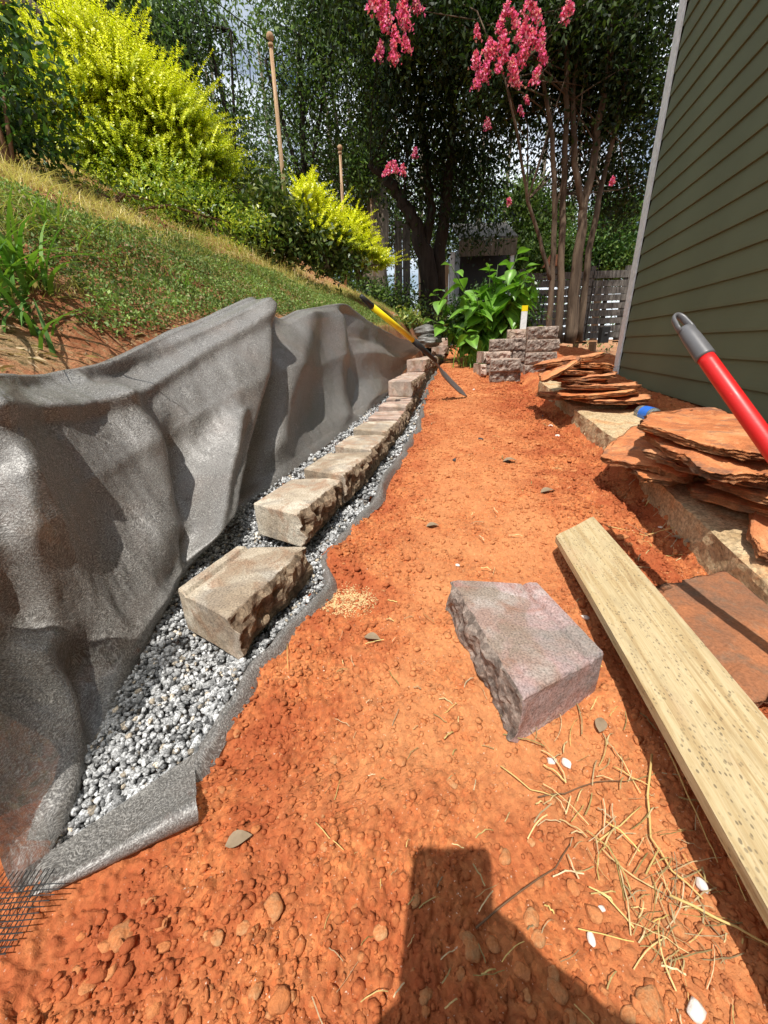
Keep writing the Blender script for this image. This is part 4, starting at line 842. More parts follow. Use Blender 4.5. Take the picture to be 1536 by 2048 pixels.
o = mesh('ground_cover', a[0], a[1], M['blade'], color=a[2]); tag(o, 'low dark green creeping ground cover on the bank just above the fabric rim', 'ground cover', kind='stuff')
# dry and green grass higher up
x, y, d = hillpts(46000, 311, .8, 7.0, .55, 3.1, -.12, ybias=1.2); r = np.random.default_rng(312); n = len(x); P = np.stack([x, y, hill(x, y)-.003], 1)
k = sstep(.0, 1.1, fbm(x*1.3+7, y*1.3, 0, 3, 57)+r.normal(0, .3, n))[:, None]; C = (np.array([.72, .60, .27])*(1-k)+np.array([.42, .46, .11])*k)*r.uniform(.55, 1.2, (n, 1))
cl_ = sstep(-.2, .5, fbm(x*7, y*7, 0, 2, 58)); kp = r.random(n) < .25+.75*cl_; P, C, cl_ = P[kp], C[kp], cl_[kp]; n = len(P); a = blades(P, r.uniform(.04, .11, n)*(.6+1.0*cl_), 1.0, C, .0032+.002*r.random(n), 313)
o = mesh('dry_grass', a[0], a[1], M['blade'], color=a[2]); tag(o, 'sparse dry straw coloured grass on the upper bank', 'grass', kind='stuff')
x, y, d = hillpts(26000, 321, 2.2, 9.5, -.02, .95, -.35, ybias=1.1); r = np.random.default_rng(322); n = len(x); P = np.stack([x, y, hill(x, y)-.003], 1)
m_ = (y > 3.1) | ((d > .35) & (r.random(n) < .25)); P = P[m_]; n = len(P); k = r.random((n, 1)); C = (np.array([.18, .25, .055])*(1-k)+np.array([.48, .47, .15])*k)*r.uniform(.6, 1.2, (n, 1))
a = blades(P, r.uniform(.03, .09, n), .9, C, .0035, 323); o = mesh('bank_grass', a[0], a[1], M['blade'], color=a[2]); tag(o, 'dull green grass matting the bank beyond the fabric', 'grass', kind='stuff')
x, y, d = hillpts(30000, 327, .8, 6.0, .25, 1.6, .22, 4.5, 71); r = np.random.default_rng(328); n = len(x); P = np.stack([x, y, hill(x, y)-.003], 1); k = r.random((n, 1)); C = (np.array([.62, .50, .24])*(1-k)+np.array([.38, .40, .12])*k)*r.uniform(.6, 1.15, (n, 1))
a = blades(P, r.uniform(.03, .10, n), 1.1, C, .003+.0015*r.random(n), 329); o = mesh('dry_tufts', a[0], a[1], M['blade'], color=a[2]); tag(o, 'patches of dry tan grass breaking up the ground cover of the bank', 'grass', kind='stuff')
# litter on the slope
x, y, d = hillpts(14000, 331, .5, 6.0, .02, 2.8, None); r = np.random.default_rng(332); n = len(x); P = np.stack([x, y, hill(x, y)+.004+.006*r.random(n)], 1)
dd = rdir(r, n); dd[:, 2] *= .15; k = r.random((n, 1)); C = (np.array([.20, .09, .045])*(1-k)+np.array([.62, .48, .30])*k); L_ = r.uniform(.015, .06, n); a = leafgeo(P, dd, rdir(r, n, 2.5), L_, L_*r.uniform(.05, .35, n), C)
o = mesh('leaf_litter', a[0], a[1], M['blade'], color=a[2]); tag(o, 'brown leaf litter and pine straw over the bare soil of the bank', 'leaf litter', kind='stuff')
# coarse green weeds at the left
def weed(u_, v_, n, h_, wd_, label, seed, c0=(.09, .22, .03), c1=(.22, .36, .05), spread=.05, lean=1.1):
    h0 = hit(u_, v_)
    if h0 is None: print('weed miss', u_, v_); return
    r = np.random.default_rng(seed); P = np.zeros((n, 3)); P[:, :2] = r.normal(0, spread, (n, 2)); P[:, 2] = hill(P[:, 0]+h0.x, P[:, 1]+h0.y)-h0.z-.004
    k = r.random((n, 1)); C = np.array(c0)*(1-k)+np.array(c1)*k; a = blades(P, r.uniform(.5, 1.1, n)*h_, lean, C, wd_*r.uniform(.7, 1.2, n), seed, .55, 6)
    o = mesh('grass_clump', a[0], a[1], M['blade'], color=a[2], loc=h0); tag(o, label, 'weed')
weed(40, 560, 46, .34, .017, 'broad-bladed bright green weed at the left edge above the bare clay', 401)
weed(10, 640, 34, .26, .017, 'dark broad-bladed grass clump at the left edge, lowest of the weeds', 402, (.05, .14, .02), (.16, .30, .05))
weed(100, 470, 34, .22, .009, 'tall arching weed above the ground cover near the left edge', 403, (.12, .25, .03), (.34, .42, .07))
weed(365, 575, 26, .13, .008, 'small light green weed in the middle of the bare patch on the bank', 404)
weed(300, 400, 60, .20, .004, 'fine bluish green grass tuft under the golden shrub', 405, (.07, .15, .04), (.16, .25, .09))
weed(60, 400, 90, .20, .004, 'straw coloured grass tuft on the upper left of the bank', 406, (.55, .46, .18), (.75, .66, .30), .14)
weed(160, 450, 60, .15, .0045, 'yellow green grass tuft right of the arching weed', 407, (.45, .42, .10), (.66, .58, .2), .12)
weed(210, 500, 40, .12, .005, 'short yellow green tuft where dry grass meets the ground cover', 408, (.24, .30, .05), (.44, .42, .12), .07)
weed(30, 460, 60, .17, .005, 'dense yellow green tuft between straw grass and broad-bladed weed at the left edge', 409, (.22, .28, .05), (.50, .46, .14), .09)

# ------------------------------------------------------------------ golden shrubs
def sprigs(root, lobes, n, seed, leafsize, hueshift=0., up=.6, L0=(.16, .34), bias=(.25, -.1), shade=.0):
    """lobes: (centre offset, radii). Sprigs start inside and grow outward and up, with pairs of small leaves."""
    r = np.random.default_rng(seed); parts = []; tw = MB(); wts = np.array([a*b*c for _, (a, b, c) in lobes])**.7; wts /= wts.sum(); li = r.choice(len(lobes), n, p=wts)
    for q in range(n):
        c, R_ = lobes[li[q]]; d = r.normal(size=3); d[2] = abs(d[2])*1.0-.35*r.random(); d /= np.linalg.norm(d); rr = r.uniform(.55, .98); p = np.array(c)+d*np.array(R_)*rr
        g_ = unit((d*1.0+np.array([bias[0], bias[1], up])+r.normal(0, .28, 3))[None])[0]; Ls = r.uniform(*L0)*(.7+.5*rr)*(1.75 if r.random() < .13 else 1); m = int(Ls/leafsize*2.0)+3
        t = np.linspace(0, 1, m)[:, None]; sag = np.array([0, 0, -.18*Ls]); pts = p+g_*Ls*t+sag*t*t; sd_ = unit(np.cross(g_, r.normal(size=3))[None])[0]; s2 = np.cross(g_, sd_)
        # new growth is gold; growth lower and further in stays green
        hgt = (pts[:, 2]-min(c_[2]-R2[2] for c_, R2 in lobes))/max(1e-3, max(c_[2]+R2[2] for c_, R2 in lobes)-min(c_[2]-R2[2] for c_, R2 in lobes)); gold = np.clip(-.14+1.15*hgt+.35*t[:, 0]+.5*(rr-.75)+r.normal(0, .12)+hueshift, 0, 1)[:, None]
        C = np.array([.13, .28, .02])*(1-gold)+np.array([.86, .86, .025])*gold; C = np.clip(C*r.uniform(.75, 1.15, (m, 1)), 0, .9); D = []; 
        for sgn in (1, -1):
            al = np.arange(m) % 2; ax__ = np.where(al[:, None] == 0, sd_, s2)*sgn; dirs = ax__+g_*.65+r.normal(0, .2, (m, 3)); nn_ = np.cross(ax__, np.cross(g_, ax__))+r.normal(0, .3, (m, 3))+np.array([0, 0, .6]); sz = leafsize*r.uniform(.7, 1.2, m)*(1-.45*t[:, 0])
            parts.append(leafgeo(pts, dirs, nn_, sz, sz*.62, C))
        if q % 3 == 0: tw.tube([p-g_*Ls*.3, p+g_*Ls*.5, pts[-1]], [.0022, .0016, .0008], 3, cap=False)
    return merge(parts), tw
def shrub(name, base_, lobes, n, seed, leafsize, label, cat, stems=9, **k):
    s = empty(name, base_); tag(s, label, cat); (V, F, C), tw = sprigs(base_, lobes, n, seed, leafsize, **k); mesh('foliage', V, F, M['glossleaf'], s, color=C); tw.build('twigs', M['stick'], s)
    r = random.Random(seed); st_ = MB()
    for _ in range(stems):
        c, R_ = lobes[r.randrange(len(lobes))]; e = Vector(c)+Vector((r.uniform(-.5, .5)*R_[0], r.uniform(-.5, .5)*R_[1], 0)); st_.tube([(r.uniform(-.06, .06), r.uniform(-.06, .06), -.05), e*.5+Vector((0, 0, .05)), e], [.012, .009, .004], 6)
    st_.build('stems', M['bark'], s, True); return s
YB = 2.75
def off(u_, v_, y_, b_): p = aty(u_, v_, y_); return tuple(p-Vector(b_))
b_ = hit(290, 405) or aty(290, 405, 3.); print('shrub base', b_, 'bush')
yb = b_.y+.04; b_ = Vector((b_.x, yb, float(hill(b_.x, yb))))
lob = [(off(205, 130, yb, b_), (.24, .30, .28)), (off(100, 140, yb-.05, b_), (.32, .30, .16)), (off(270, 220, yb, b_), (.36, .38, .32)), (off(160, 240, yb-.1, b_), (.40, .34, .30)), (off(350, 275, yb+.05, b_), (.32, .32, .26)), (off(250, 330, yb-.1, b_), (.44, .34, .26)), (off(405, 345, yb+.1, b_), (.26, .28, .20)), (off(60, 250, yb-.1, b_), (.34, .34, .26)), (off(330, 385, yb-.05, b_), (.36, .30, .18)), (off(120, 320, yb-.1, b_), (.34, .30, .2)), (off(260, 395, yb-.25, b_), (.40, .22, .12)), (off(390, 420, yb-.12, b_), (.30, .22, .12)), (off(150, 370, yb-.25, b_), (.34, .22, .10))]
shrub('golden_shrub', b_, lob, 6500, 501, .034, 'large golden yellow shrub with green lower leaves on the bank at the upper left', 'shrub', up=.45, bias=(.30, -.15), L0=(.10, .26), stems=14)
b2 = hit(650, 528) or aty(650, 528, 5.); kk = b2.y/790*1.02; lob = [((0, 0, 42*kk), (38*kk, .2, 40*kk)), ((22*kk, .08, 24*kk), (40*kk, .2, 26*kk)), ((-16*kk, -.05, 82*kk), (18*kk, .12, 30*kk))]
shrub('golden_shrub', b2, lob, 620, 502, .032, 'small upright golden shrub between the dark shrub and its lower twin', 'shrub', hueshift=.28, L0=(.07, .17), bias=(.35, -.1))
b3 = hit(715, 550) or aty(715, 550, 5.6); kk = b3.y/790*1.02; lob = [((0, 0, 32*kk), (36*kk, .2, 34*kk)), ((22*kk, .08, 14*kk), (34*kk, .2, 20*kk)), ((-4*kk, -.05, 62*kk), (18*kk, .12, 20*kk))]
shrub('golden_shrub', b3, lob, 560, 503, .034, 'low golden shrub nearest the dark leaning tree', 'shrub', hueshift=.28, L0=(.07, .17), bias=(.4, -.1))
print('b2', b2, 'b3', b3)
def leafy(name, base_, lobes, nl, size, colors, seed, label, cat, mat='glossleaf', per=14, spread=.07, aspect=.42, trunk=True, **k):
    s = empty(name, base_); tag(s, label, cat); V, F, C = clumps([l[0] for l in lobes], [l[1] for l in lobes], nl, size, colors, seed, per, spread, .3, aspect, .35); mesh('foliage', V, F, M[mat], s, color=C)
    if trunk:
        r = random.Random(seed); m = MB()
        for _ in range(7): e = Vector(lobes[r.randrange(len(lobes))][0])*r.uniform(.7, 1.1)+Vector((r.uniform(-.1, .1), r.uniform(-.1, .1), 0)); m.tube([(0, 0, -.08), e*.5+Vector((0, 0, .04)), e], [.014, .010, .004], 6)
        m.build('stems', M['stick'], s, True)
    return s
b4 = hit(520, 470) or aty(520, 470, 4.5); b4 = Vector((b4.x, b4.y+.3, float(hill(b4.x, b4.y+.3))))
leafy('dark_shrub', b4, [((0, 0, .40), (.42, .35, .40)), ((.36, .15, .2), (.38, .3, .28)), ((-.32, 0, .25), (.34, .3, .3)), ((.7, .3, .1), (.3, .3, .25))], 7500, .07, [(.05, .09, .02), (.10, .15, .03), (.17, .20, .045)], 510, 'dark olive broad-leaved shrub between the big golden shrub and the small ones', 'shrub')
b5 = hit(20, 330) or aty(20, 330, 2.6)
leafy('dark_shrub', b5, [((-.1, .2, .55), (.42, .3, .5)), ((-.3, .3, .25), (.5, .3, .3))], 4200, .055, [(.03, .08, .02), (.06, .14, .025), (.10, .19, .03)], 511, 'deep green shrub filling the left edge behind the golden shrub', 'shrub')
b6 = hit(815, 590) or aty(815, 590, 6.5); b6 = Vector((b6.x, b6.y, float(hill(b6.x, b6.y))))
leafy('variegated_shrub', b6, [((0, 0, .14), (.24, .2, .13))], 700, .075, [(.20, .28, .05), (.45, .48, .14), (.12, .20, .04)], 512, 'small pale variegated plant at the end of the bank before the dark trees', 'plant', per=8, spread=.05)
_h = hit(200, 400) or aty(200, 400, b_.y)
leafy('green_undershrub', _h, [((0, .15, .06), (.45, .2, .12)), ((.45, .1, .0), (.35, .2, .11)), ((-.45, .15, .08), (.4, .2, .12)), ((.85, .25, -.1), (.3, .2, .12))], 4200, .034, [(.09, .17, .02), (.22, .32, .03), (.45, .50, .04)], 514, 'dull green leafy growth low under the big golden shrub', 'shrub', per=14, spread=.06)
print('b4', b4, 'b5', b5, 'b6', b6)
# fallen trunk at the upper left
p0, p1, p2 = aty(-60, -60, 6.0), aty(60, 30, 6.4), aty(150, 110, 6.8)
tl = MB().tube([p0, p1, p2, aty(240, 260, 7.2)], [.15, .14, .12, .10], 12).build('leaning_trunk', M['bark'], None, True); tag(tl, 'grey leaning trunk in the top left corner behind the golden shrub', 'tree trunk')

# ------------------------------------------------------------------ big-leaved plant beside the path
bp_ = aty(978, 688, 4.75); bp_.z = float(zp(bp_.y)); plant = empty('broad_leaved_plant', bp_); tag(plant, 'tall bushy plant with broad bright green leaves left of the block stack', 'plant')
def leaf_part_mesh(L_, W_, seed):
    n = 9; V = []; F = []
    for i in range(n):
        t = i/(n-1); w_ = W_*math.sin(math.pi*min(1, t**.75*1.0))*.5*(1 if t < .5 else (1-((t-.5)/.5)**2*.25)); zz = -.28*L_*t*t
        for j, f in enumerate((-1, -.5, 0, .5, 1)): V.append((L_*t, w_*f, zz+abs(f)*w_*.35+.006*math.sin(9*t+j+seed)*abs(f)))
    for i in range(n-1):
        for j in range(4): a = i*5+j; F.append((a, a+5, a+6, a+1))
    return V, F
rl = random.Random(5); lm = []
for s_ in range(5):
    V, F = leaf_part_mesh(.225, .15, s_); k = rl.uniform(.85, 1.15); C = np.tile(np.array([.13, .27, .035])*k, (len(V), 1)); C[2::5] *= 1.7; o = mesh('leaf', V, F, M['glossleaf'], plant, smooth=True, color=C); lm.append(o.data); bpy.data.objects.remove(o)
stems = MB(); nleaf = 0
for s_ in range(33):
    a = rl.uniform(0, 6.283); hgt = rl.uniform(.30, 1.0); rr = rl.uniform(.10, .74)*(1.2-hgt*.45); tip = Vector((rr*math.cos(a)*1.15, rr*math.sin(a)*.8, hgt)); mid_ = Vector((tip.x*.45, tip.y*.45, hgt*.6)); pts = [Vector((tip.x*.1, tip.y*.1, -.02)), mid_, tip]; stems.tube(pts, [.009, .007, .004], 6)
    for k in range(9):
        t = 1-.09*k*.9; p = mid_.lerp(tip, max(0, (t-.45)/.55)) if t > .45 else pts[0].lerp(mid_, t/.45); aa = k*2.4+rl.uniform(-.4, .4)+s_
        o = bpy.data.objects.new('leaf', lm[rl.randrange(5)]); link(o, plant); o.location = p; sc_ = rl.uniform(.75, 1.2)*(.62 if k < 2 else 1); o.scale = (sc_,)*3
        o.rotation_euler = (rl.uniform(-.35, .35), rl.uniform(.05, .85) if k > 1 else rl.uniform(-.5, .2), aa); nleaf += 1
stems.build('stems', M['leaf'], plant, True)
for st in [c for c in plant.children if c.name.startswith('stems')]:
    a = st.data.color_attributes.new('col', 'FLOAT_COLOR', 'POINT'); a.data.foreach_set('color', np.tile(np.array([.08, .13, .03, 1], np.float32), len(st.data.vertices)))
leafy('low_green_bush', aty(925, 690, 4.9), [((0, 0, .25), (.24, .2, .28)), ((.3, .1, .3), (.34, .2, .34)), ((.66, .15, .3), (.22, .2, .36))], 5600, .05, [(.05, .11, .02), (.09, .18, .03), (.03, .07, .015)], 520, 'small-leaved green bush at the foot of the broad-leaved plant', 'bush', per=12, spread=.06)
r = np.random.default_rng(530); n = 110; P = np.zeros((n, 3)); P[:, :2] = r.normal(0, .085, (n, 2))*np.array([1.6, .8]); bp2 = aty(968, 692, 4.45); bp2.z = float(zp(bp2.y))-.01; k = r.random((n, 1))
a = blades(P, r.uniform(.22, .44, n), .75, np.array([.10, .24, .03])*(1-k)+np.array([.24, .40, .07])*k, .012, 531, .6, 6); o = mesh('strap_leaf_clump', a[0], a[1], M['glossleaf'], color=a[2], loc=bp2); tag(o, 'clump of narrow strap leaves at the front foot of the broad-leaved plant', 'plant')

# ------------------------------------------------------------------ bamboo poles and netting
def bpole(u0, v0, u1, v1, y, r_, label, ball=1.6):
    a = aty(u0, v0, y); b = aty(u1, v1, y); d = (b-a).normalized(); b = a+d*((a.z-float(hill(a.x, y)))/-d.z+.15 if d.z < -.1 else 3); o = empty('garden_pole', b); tag(o, label, 'pole', 'poles holding the garden netting')
    MB().tube([a-b, (a-b)*.5+Vector((.01, 0, 0)), Vector((0, 0, 0))], [r_*.8, r_, r_*1.1], 12).build('shaft', M['bamboo'], o, True)
    s = MB(); P = []; R_ = []
    for k in range(9): t = k/8*math.pi; P.append(a-b-d*(r_*ball*(1-math.cos(t)))); R_.append(max(.002, r_*ball*math.sin(t)))
    s.tube(P, R_, 14); s.build('finial', M['bamboo'], o, True); MB().tube([a-b+d*.012, a-b+d*.035], [r_*1.15]*2, 12).build('ring', M['bamboo'], o, True); return a, b
pa, pb = bpole(541, 84, 566, 375, 5.2, .022, 'tall weathered pole with a ball finial rising behind the golden shrub')
pc, pd_ = bpole(680, 302, 685, 425, 7.6, .024, 'shorter weathered pole with a ball finial right of the tall one')
pe, pf = bpole(742, 402, 744, 450, 9.5, .022, 'thin farthest pole beside the dark trees', 1.2)
net = empty('garden_netting', pb); tag(net, 'fine black garden netting strung from the tall pole up to the left', 'netting', None); nb_ = MB(); A1_ = Vector((-3.6, 3.4, 5.2)); A0_ = Vector((-3.6, 3.4, 2.2)); B1_ = pa; B0_ = pb+Vector((0, 0, .6))
for k in range(56):
    t = k/55; a = A1_.lerp(B1_, t)+Vector((0, 0, -.35*math.sin(math.pi*t))); b = A0_.lerp(B0_, t); nb_.tube([a-pb, b-pb], .0017, 3, cap=False)
for k in range(9):
    f = k/8; P = []
    for q in range(13): t = q/12; a = A1_.lerp(B1_, t)+Vector((0, 0, -.35*math.sin(math.pi*t))); b = A0_.lerp(B0_, t); P.append(a.lerp(b, f)-pb)
    nb_.tube(P, .003 if k else .005, 3, cap=False)
o = nb_.build('strands', M['net'], net); 
nb_ = MB()
for k in range(5): nb_.tube([pa.lerp(pb, k*.2)-pb, pa.lerp(pb, k*.2).lerp(pc.lerp(pd_, k*.2), .5)-pb+Vector((0, 0, -.08)), pc.lerp(pd_, k*.2)-pb], .0035, 3, cap=False)
nb_.build('guy_lines', M['net'], net)

# ------------------------------------------------------------------ fence at the end of the yard
def fz(x, y): return float(np.interp(y, [0, 9, 14], [.5, .555, .58]))
fence = empty('board_fence', (1.6, 9.3, .55)); tag(fence, 'weathered grey fence of horizontal boards behind the tree stems', 'fence'); fy = 9.3; xs0 = aty(1040, 620, fy).x; xs1 = 5.2; rf = random.Random(4); px_ = [xs0, xs0+1.45, xs0+2.9, xs1]
bmesh_ = None
for a_, b_ in zip(px_[:-1], px_[1:]):
    for k in range(9):
        h_ = .125+rf.uniform(-.012, .008); z0 = .03+k*.145+rf.uniform(-.006, .006); t_ = rf.uniform(-.008, .008); mb = MB().box((a_+.01-1.6, -.02+rf.uniform(0, .006), z0), (b_-.01-1.6, .0+rf.uniform(.002, .008), z0+h_)); o = mb.build('fence_board', M['fence'], fence); o.rotation_euler.y = t_*.6
for p_ in px_: MB().box((p_-.045-1.6, .012, -.05), (p_+.045-1.6, .10, 1.40)).build('fence_post', M['fence'], fence)
# terracotta-roofed bird feeder, black rods, wire trellis, wooden door of dark fence
p = aty(1103, 560, 8.9); bf = empty('bird_feeder', (p.x, p.y, .55)); tag(bf, 'bird feeder with a pointed terracotta roof on a thin post before the fence', 'bird feeder')
MB().tube([(0, 0, 0), (0, 0, 1.22)], [.018, .018], 8).build('post', M['darkbark'], bf); MB().box((-.16, -.10, 1.22), (.16, .10, 1.26)).build('tray', M['fence'], bf)
V = [(-.17, -.12, 1.36), (.17, -.12, 1.36), (.17, .12, 1.36), (-.17, .12, 1.36), (-.08, 0, 1.56), (.08, 0, 1.56)]; MB().add(V, [(0, 1, 5, 4), (2, 3, 4, 5), (1, 2, 5), (3, 0, 4), (0, 3, 2, 1)]).build('roof', M['terracotta'], bf); MB().box((-.10, -.07, 1.261), (.10, .07, 1.358)).build('seed_box', M['fence'], bf)
for k, (u_, lab) in enumerate(((1078, 'left one of two black metal rods standing before the fence'), (1086, 'right one of two black metal rods standing before the fence'))):
    p = aty(u_, 620, 7.8); o = empty('metal_rod', (p.x, p.y, .55)); tag(o, lab, 'rod', 'black rods by the fence'); MB().tube([(0, 0, -.1), (0, 0, .75)], .018, 8).build('rod', M['black'], o, True); MB().tube([(0, 0, .75), (.012, 0, .77), (.0, 0, .79)], [.024, .03, .01], 8).build('cap', M['black'], o, True)
tre = aty(1165, 650, 7.6); tr = empty('wire_trellis', (tre.x, tre.y, .55)); tag(tr, 'thin dark wire trellis standing between the tree and the house corner', 'trellis')
for dx in (-.12, .10): MB().tube([(dx, 0, -.05), (dx+.03, 0, 1.25)], .006, 6).build('upright', M['black'], tr)
for dz in (.3, .8, 1.15): MB().tube([(-.11, 0, dz), (.13, 0, dz)], .004, 6).build('rung', M['black'], tr)
lp = aty(1206, 672, 6.4); bx = empty('dark_box', (lp.x, lp.y, .52)); tag(bx, 'small black utility box low beside the house corner', 'box'); MB().box((-.05, -.05, 0), (.07, .05, .22)).build('case', M['black'], bx, bevel=.006); MB().tube([(-.01, -.056, .13), (.03, -.056, .13)], .012, 10).build('dial', M['greyplastic'], bx)
# potting shed in the shade
sp = aty(965, 560, 10.8); shed = empty('garden_shed', (sp.x, sp.y, .58)); tag(shed, 'dark open garden shed with a pale metal roof edge in deep shade', 'shed')
h1 = aty(965, 484, 10.8).z-.58; h2 = aty(965, 448, 11.6).z-.58
MB().box((-.50, .3, 0), (.62, 1.9, h1-.02)).build('wall', M['black'], shed)
MB().add([(-.62, -.15, h1+.03), (.72, -.15, h1+.03), (.72, .9, h2), (-.62, .9, h2), (-.62, -.15, h1+.07), (.72, -.15, h1+.07), (.72, .9, h2+.04), (-.62, .9, h2+.04)], [(0, 1, 2, 3), (4, 7, 6, 5), (0, 4, 5, 1), (1, 5, 6, 2), (2, 6, 7, 3), (3, 7, 4, 0)]).build('roof', M['fence'], shed)
for k in range(9): MB().box((-.61+k*.147, -.16, h1-.30), (-.61+k*.147+.138, -.14, h1+.02)).build('fascia_board', M['bark'], shed)
MB().box((-.80, -.12, 0), (-.70, -.02, h1-.2)).build('post', M['trim'], shed); MB().box((.60, -.12, 0), (.68, -.04, h1)).build('post', M['trim'], shed); MB().box((-.92, -.12, 0), (-.83, -.02, h1-.4)).build('post', M['bamboo'], shed)
# thick pale plank or trunk behind the dark tree
gt = aty(806, 545, 10.0); o = empty('grey_boards', (gt.x, gt.y, .5)); tag(o, 'pair of tall weathered grey boards standing behind the leaning dark tree', 'boards')
MB().box((-.16, 0, 0), (-.015, .03, 2.5)).build('board', M['fence'], o); MB().box((.0, .004, 0), (.16, .034, 2.45)).build('board', M['fence'], o)

# ------------------------------------------------------------------ trees
def tree(name, base_, limbs, crowns, nl, size, colors, seed, label, cat='tree', bark='darkbark', per=34, spread=.24, sub=12, aspect=.42, droop=-.3, group=None, shell=.35, mat='leaf'):
    """limbs: list of (points, radii) in world space; crowns: list of (world centre, radii)"""
    b = Vector(base_); t = empty(name, b); tag(t, label, cat, group); r = random.Random(seed)
    for k, (P, R_) in enumerate(limbs):
        Q = [];  # subdivide and wobble
        for a, c in zip(P[:-1], P[1:]):
            for q in range(5): f = q/5; Q.append(a.lerp(c, f)+Vector((r.uniform(-1, 1), r.uniform(-1, 1), 0))*R_[0]*.22)
        Q.append(P[-1]); RR = [float(np.interp(i/(len(Q)-1), np.linspace(0, 1, len(R_)), R_)) for i in range(len(Q))]
        MB().tube([q-b for q in Q], RR, sub).build('trunk' if k == 0 else 'stem', M[bark], t, True)
    if crowns:
        tw = MB()
        for c, R_ in crowns:
            for _ in range(5):
                P, RR = limbs[r.randrange(len(limbs))]; s_ = P[-1] if r.random() < .6 else P[len(P)//2]; e = Vector(c)+Vector((r.uniform(-.8, .8)*R_[0], r.uniform(-.8, .8)*R_[1], r.uniform(-.8, .8)*R_[2])); m_ = s_.lerp(e, .5)+Vector((r.uniform(-.2, .2), r.uniform(-.2, .2), r.uniform(-.1, .25)))
                if (e-s_).length < 1.9: tw.tube([s_-b, m_-b, e-b], [.012, .008, .003], 5, cap=False)
        if tw.v: tw.build('branches', M[bark], t, True)
        V, F, C = clumps([np.array(c)-np.array(b) for c, _ in crowns], [x for _, x in crowns], nl, size, colors, seed, per, spread, droop, aspect, shell); mesh('crown', V, F, M[mat], t, color=C)
    return t
def W(u_, v_, y_): return aty(u_, v_, y_)
def gb(u_, y_, z_=.5): p = aty(u_, 680, y_); return Vector((p.x, y_, z_))
DK = [(.014, .030, .008), (.022, .045, .010), (.035, .062, .014)]; MD = [(.065, .13, .03), (.11, .19, .045), (.17, .26, .06)]; LT = [(.06, .115, .022), (.10, .165, .035), (.15, .21, .05)]; BG = [(.10, .16, .07), (.15, .22, .10), (.07, .12, .06)]
# crape myrtle with pink flowers, right of centre
y0 = 7.0; base_ = gb(1140, y0, .53)
limbs = [([base_, W(1150, 560, y0), W(1166, 430, y0), W(1192, 290, y0), W(1216, 140, y0-.2), W(1228, -20, y0-.4)], [.10, .08, .062, .048, .036, .025]),
 ([gb(1158, y0+.1, .53), W(1178, 500, y0+.1), W(1204, 370, y0+.1), W(1245, 190, y0), W(1270, 20, y0-.2)], [.055, .045, .035, .026, .018]),
 ([gb(1098, y0-.1, .53), W(1103, 560, y0-.1), W(1110, 420, y0-.1), W(1103, 270, y0-.2), W(1080, 120, y0-.4)], [.045, .042, .035, .03, .02]),
 ([gb(1118, y0-.05, .53), W(1122, 530, y0), W(1127, 390, y0), W(1133, 220, y0-.2), W(1130, 40, y0-.4)], [.06, .05, .042, .034, .025]),
 ([W(1101, 560, y0-.1), W(1080, 480, y0-.1), W(1055, 400, y0-.2), W(1035, 270, y0-.4), W(1010, 160, y0-.6)], [.03, .026, .022, .017, .01]),
 ([W(1166, 430, y0), W(1150, 330, y0-.1), W(1145, 200, y0-.2), W(1160, 60, y0-.3)], [.045, .04, .03, .02])]
crowns = [(W(u_, v_, y_), (a, b, c)) for u_, v_, y_, a, b, c in [(1010, 60, 6.6, .75, .6, .45), (1000, 150, 6.6, .55, .5, .35), (1080, 30, 6.8, .7, .7, .5), (1180, 60, 6.8, .8, .8, .6), (1260, 90, 7.2, .7, .8, .7), (1230, 210, 7.2, .7, .7, .5), (1270, 320, 7.6, .6, .7, .5), (1160, 170, 7.2, .5, .6, .45), (1110, 250, 7.0, .3, .4, .25), (1150, 100, 6.9, .6, .6, .5), (1210, 120, 7.0, .6, .6, .5), (1180, 240, 7.2, .5, .5, .4), (1275, 200, 7.4, .6, .6, .6), (1150, 390, 7.8, .35, .4, .25), (1230, 380, 7.8, .6, .5, .35), (1090, 300, 7.6, .3, .3, .3), (1190, 330, 7.4, .45, .5, .35), (1250, 420, 8.0, .5, .5, .35), (1120, 330, 7.3, .3, .3, .25),
  (900, 30, 6.8, .7, .6, .4), (800, 20, 6.6, .6, .5, .35), (1050, -60, 7.2, 1.2, .9, .6), (1250, -150, 7.2, 1.2, 1.2, .9), (880, -60, 7.4, 1.2, .9, .6), (1150, -300, 7.6, 1.6, 1.3, 1.1), (850, -300, 7.8, 1.3, 1.0, .9), (1120, 60, 7.3, .8, .7, .6), (1010, 200, 7.4, .6, .6, .5), (1060, 130, 7.3, .6, .6, .5)]]  # lobes above the top of the view are added, unseen, to shade the trees behind
myr = tree('crape_myrtle', base_, limbs, crowns, 88000, .078, DK+[(.05, .08, .018)], 601, 'many-stemmed crape myrtle with pink flower panicles, right of centre', bark='myrtle', per=26, spread=.17)
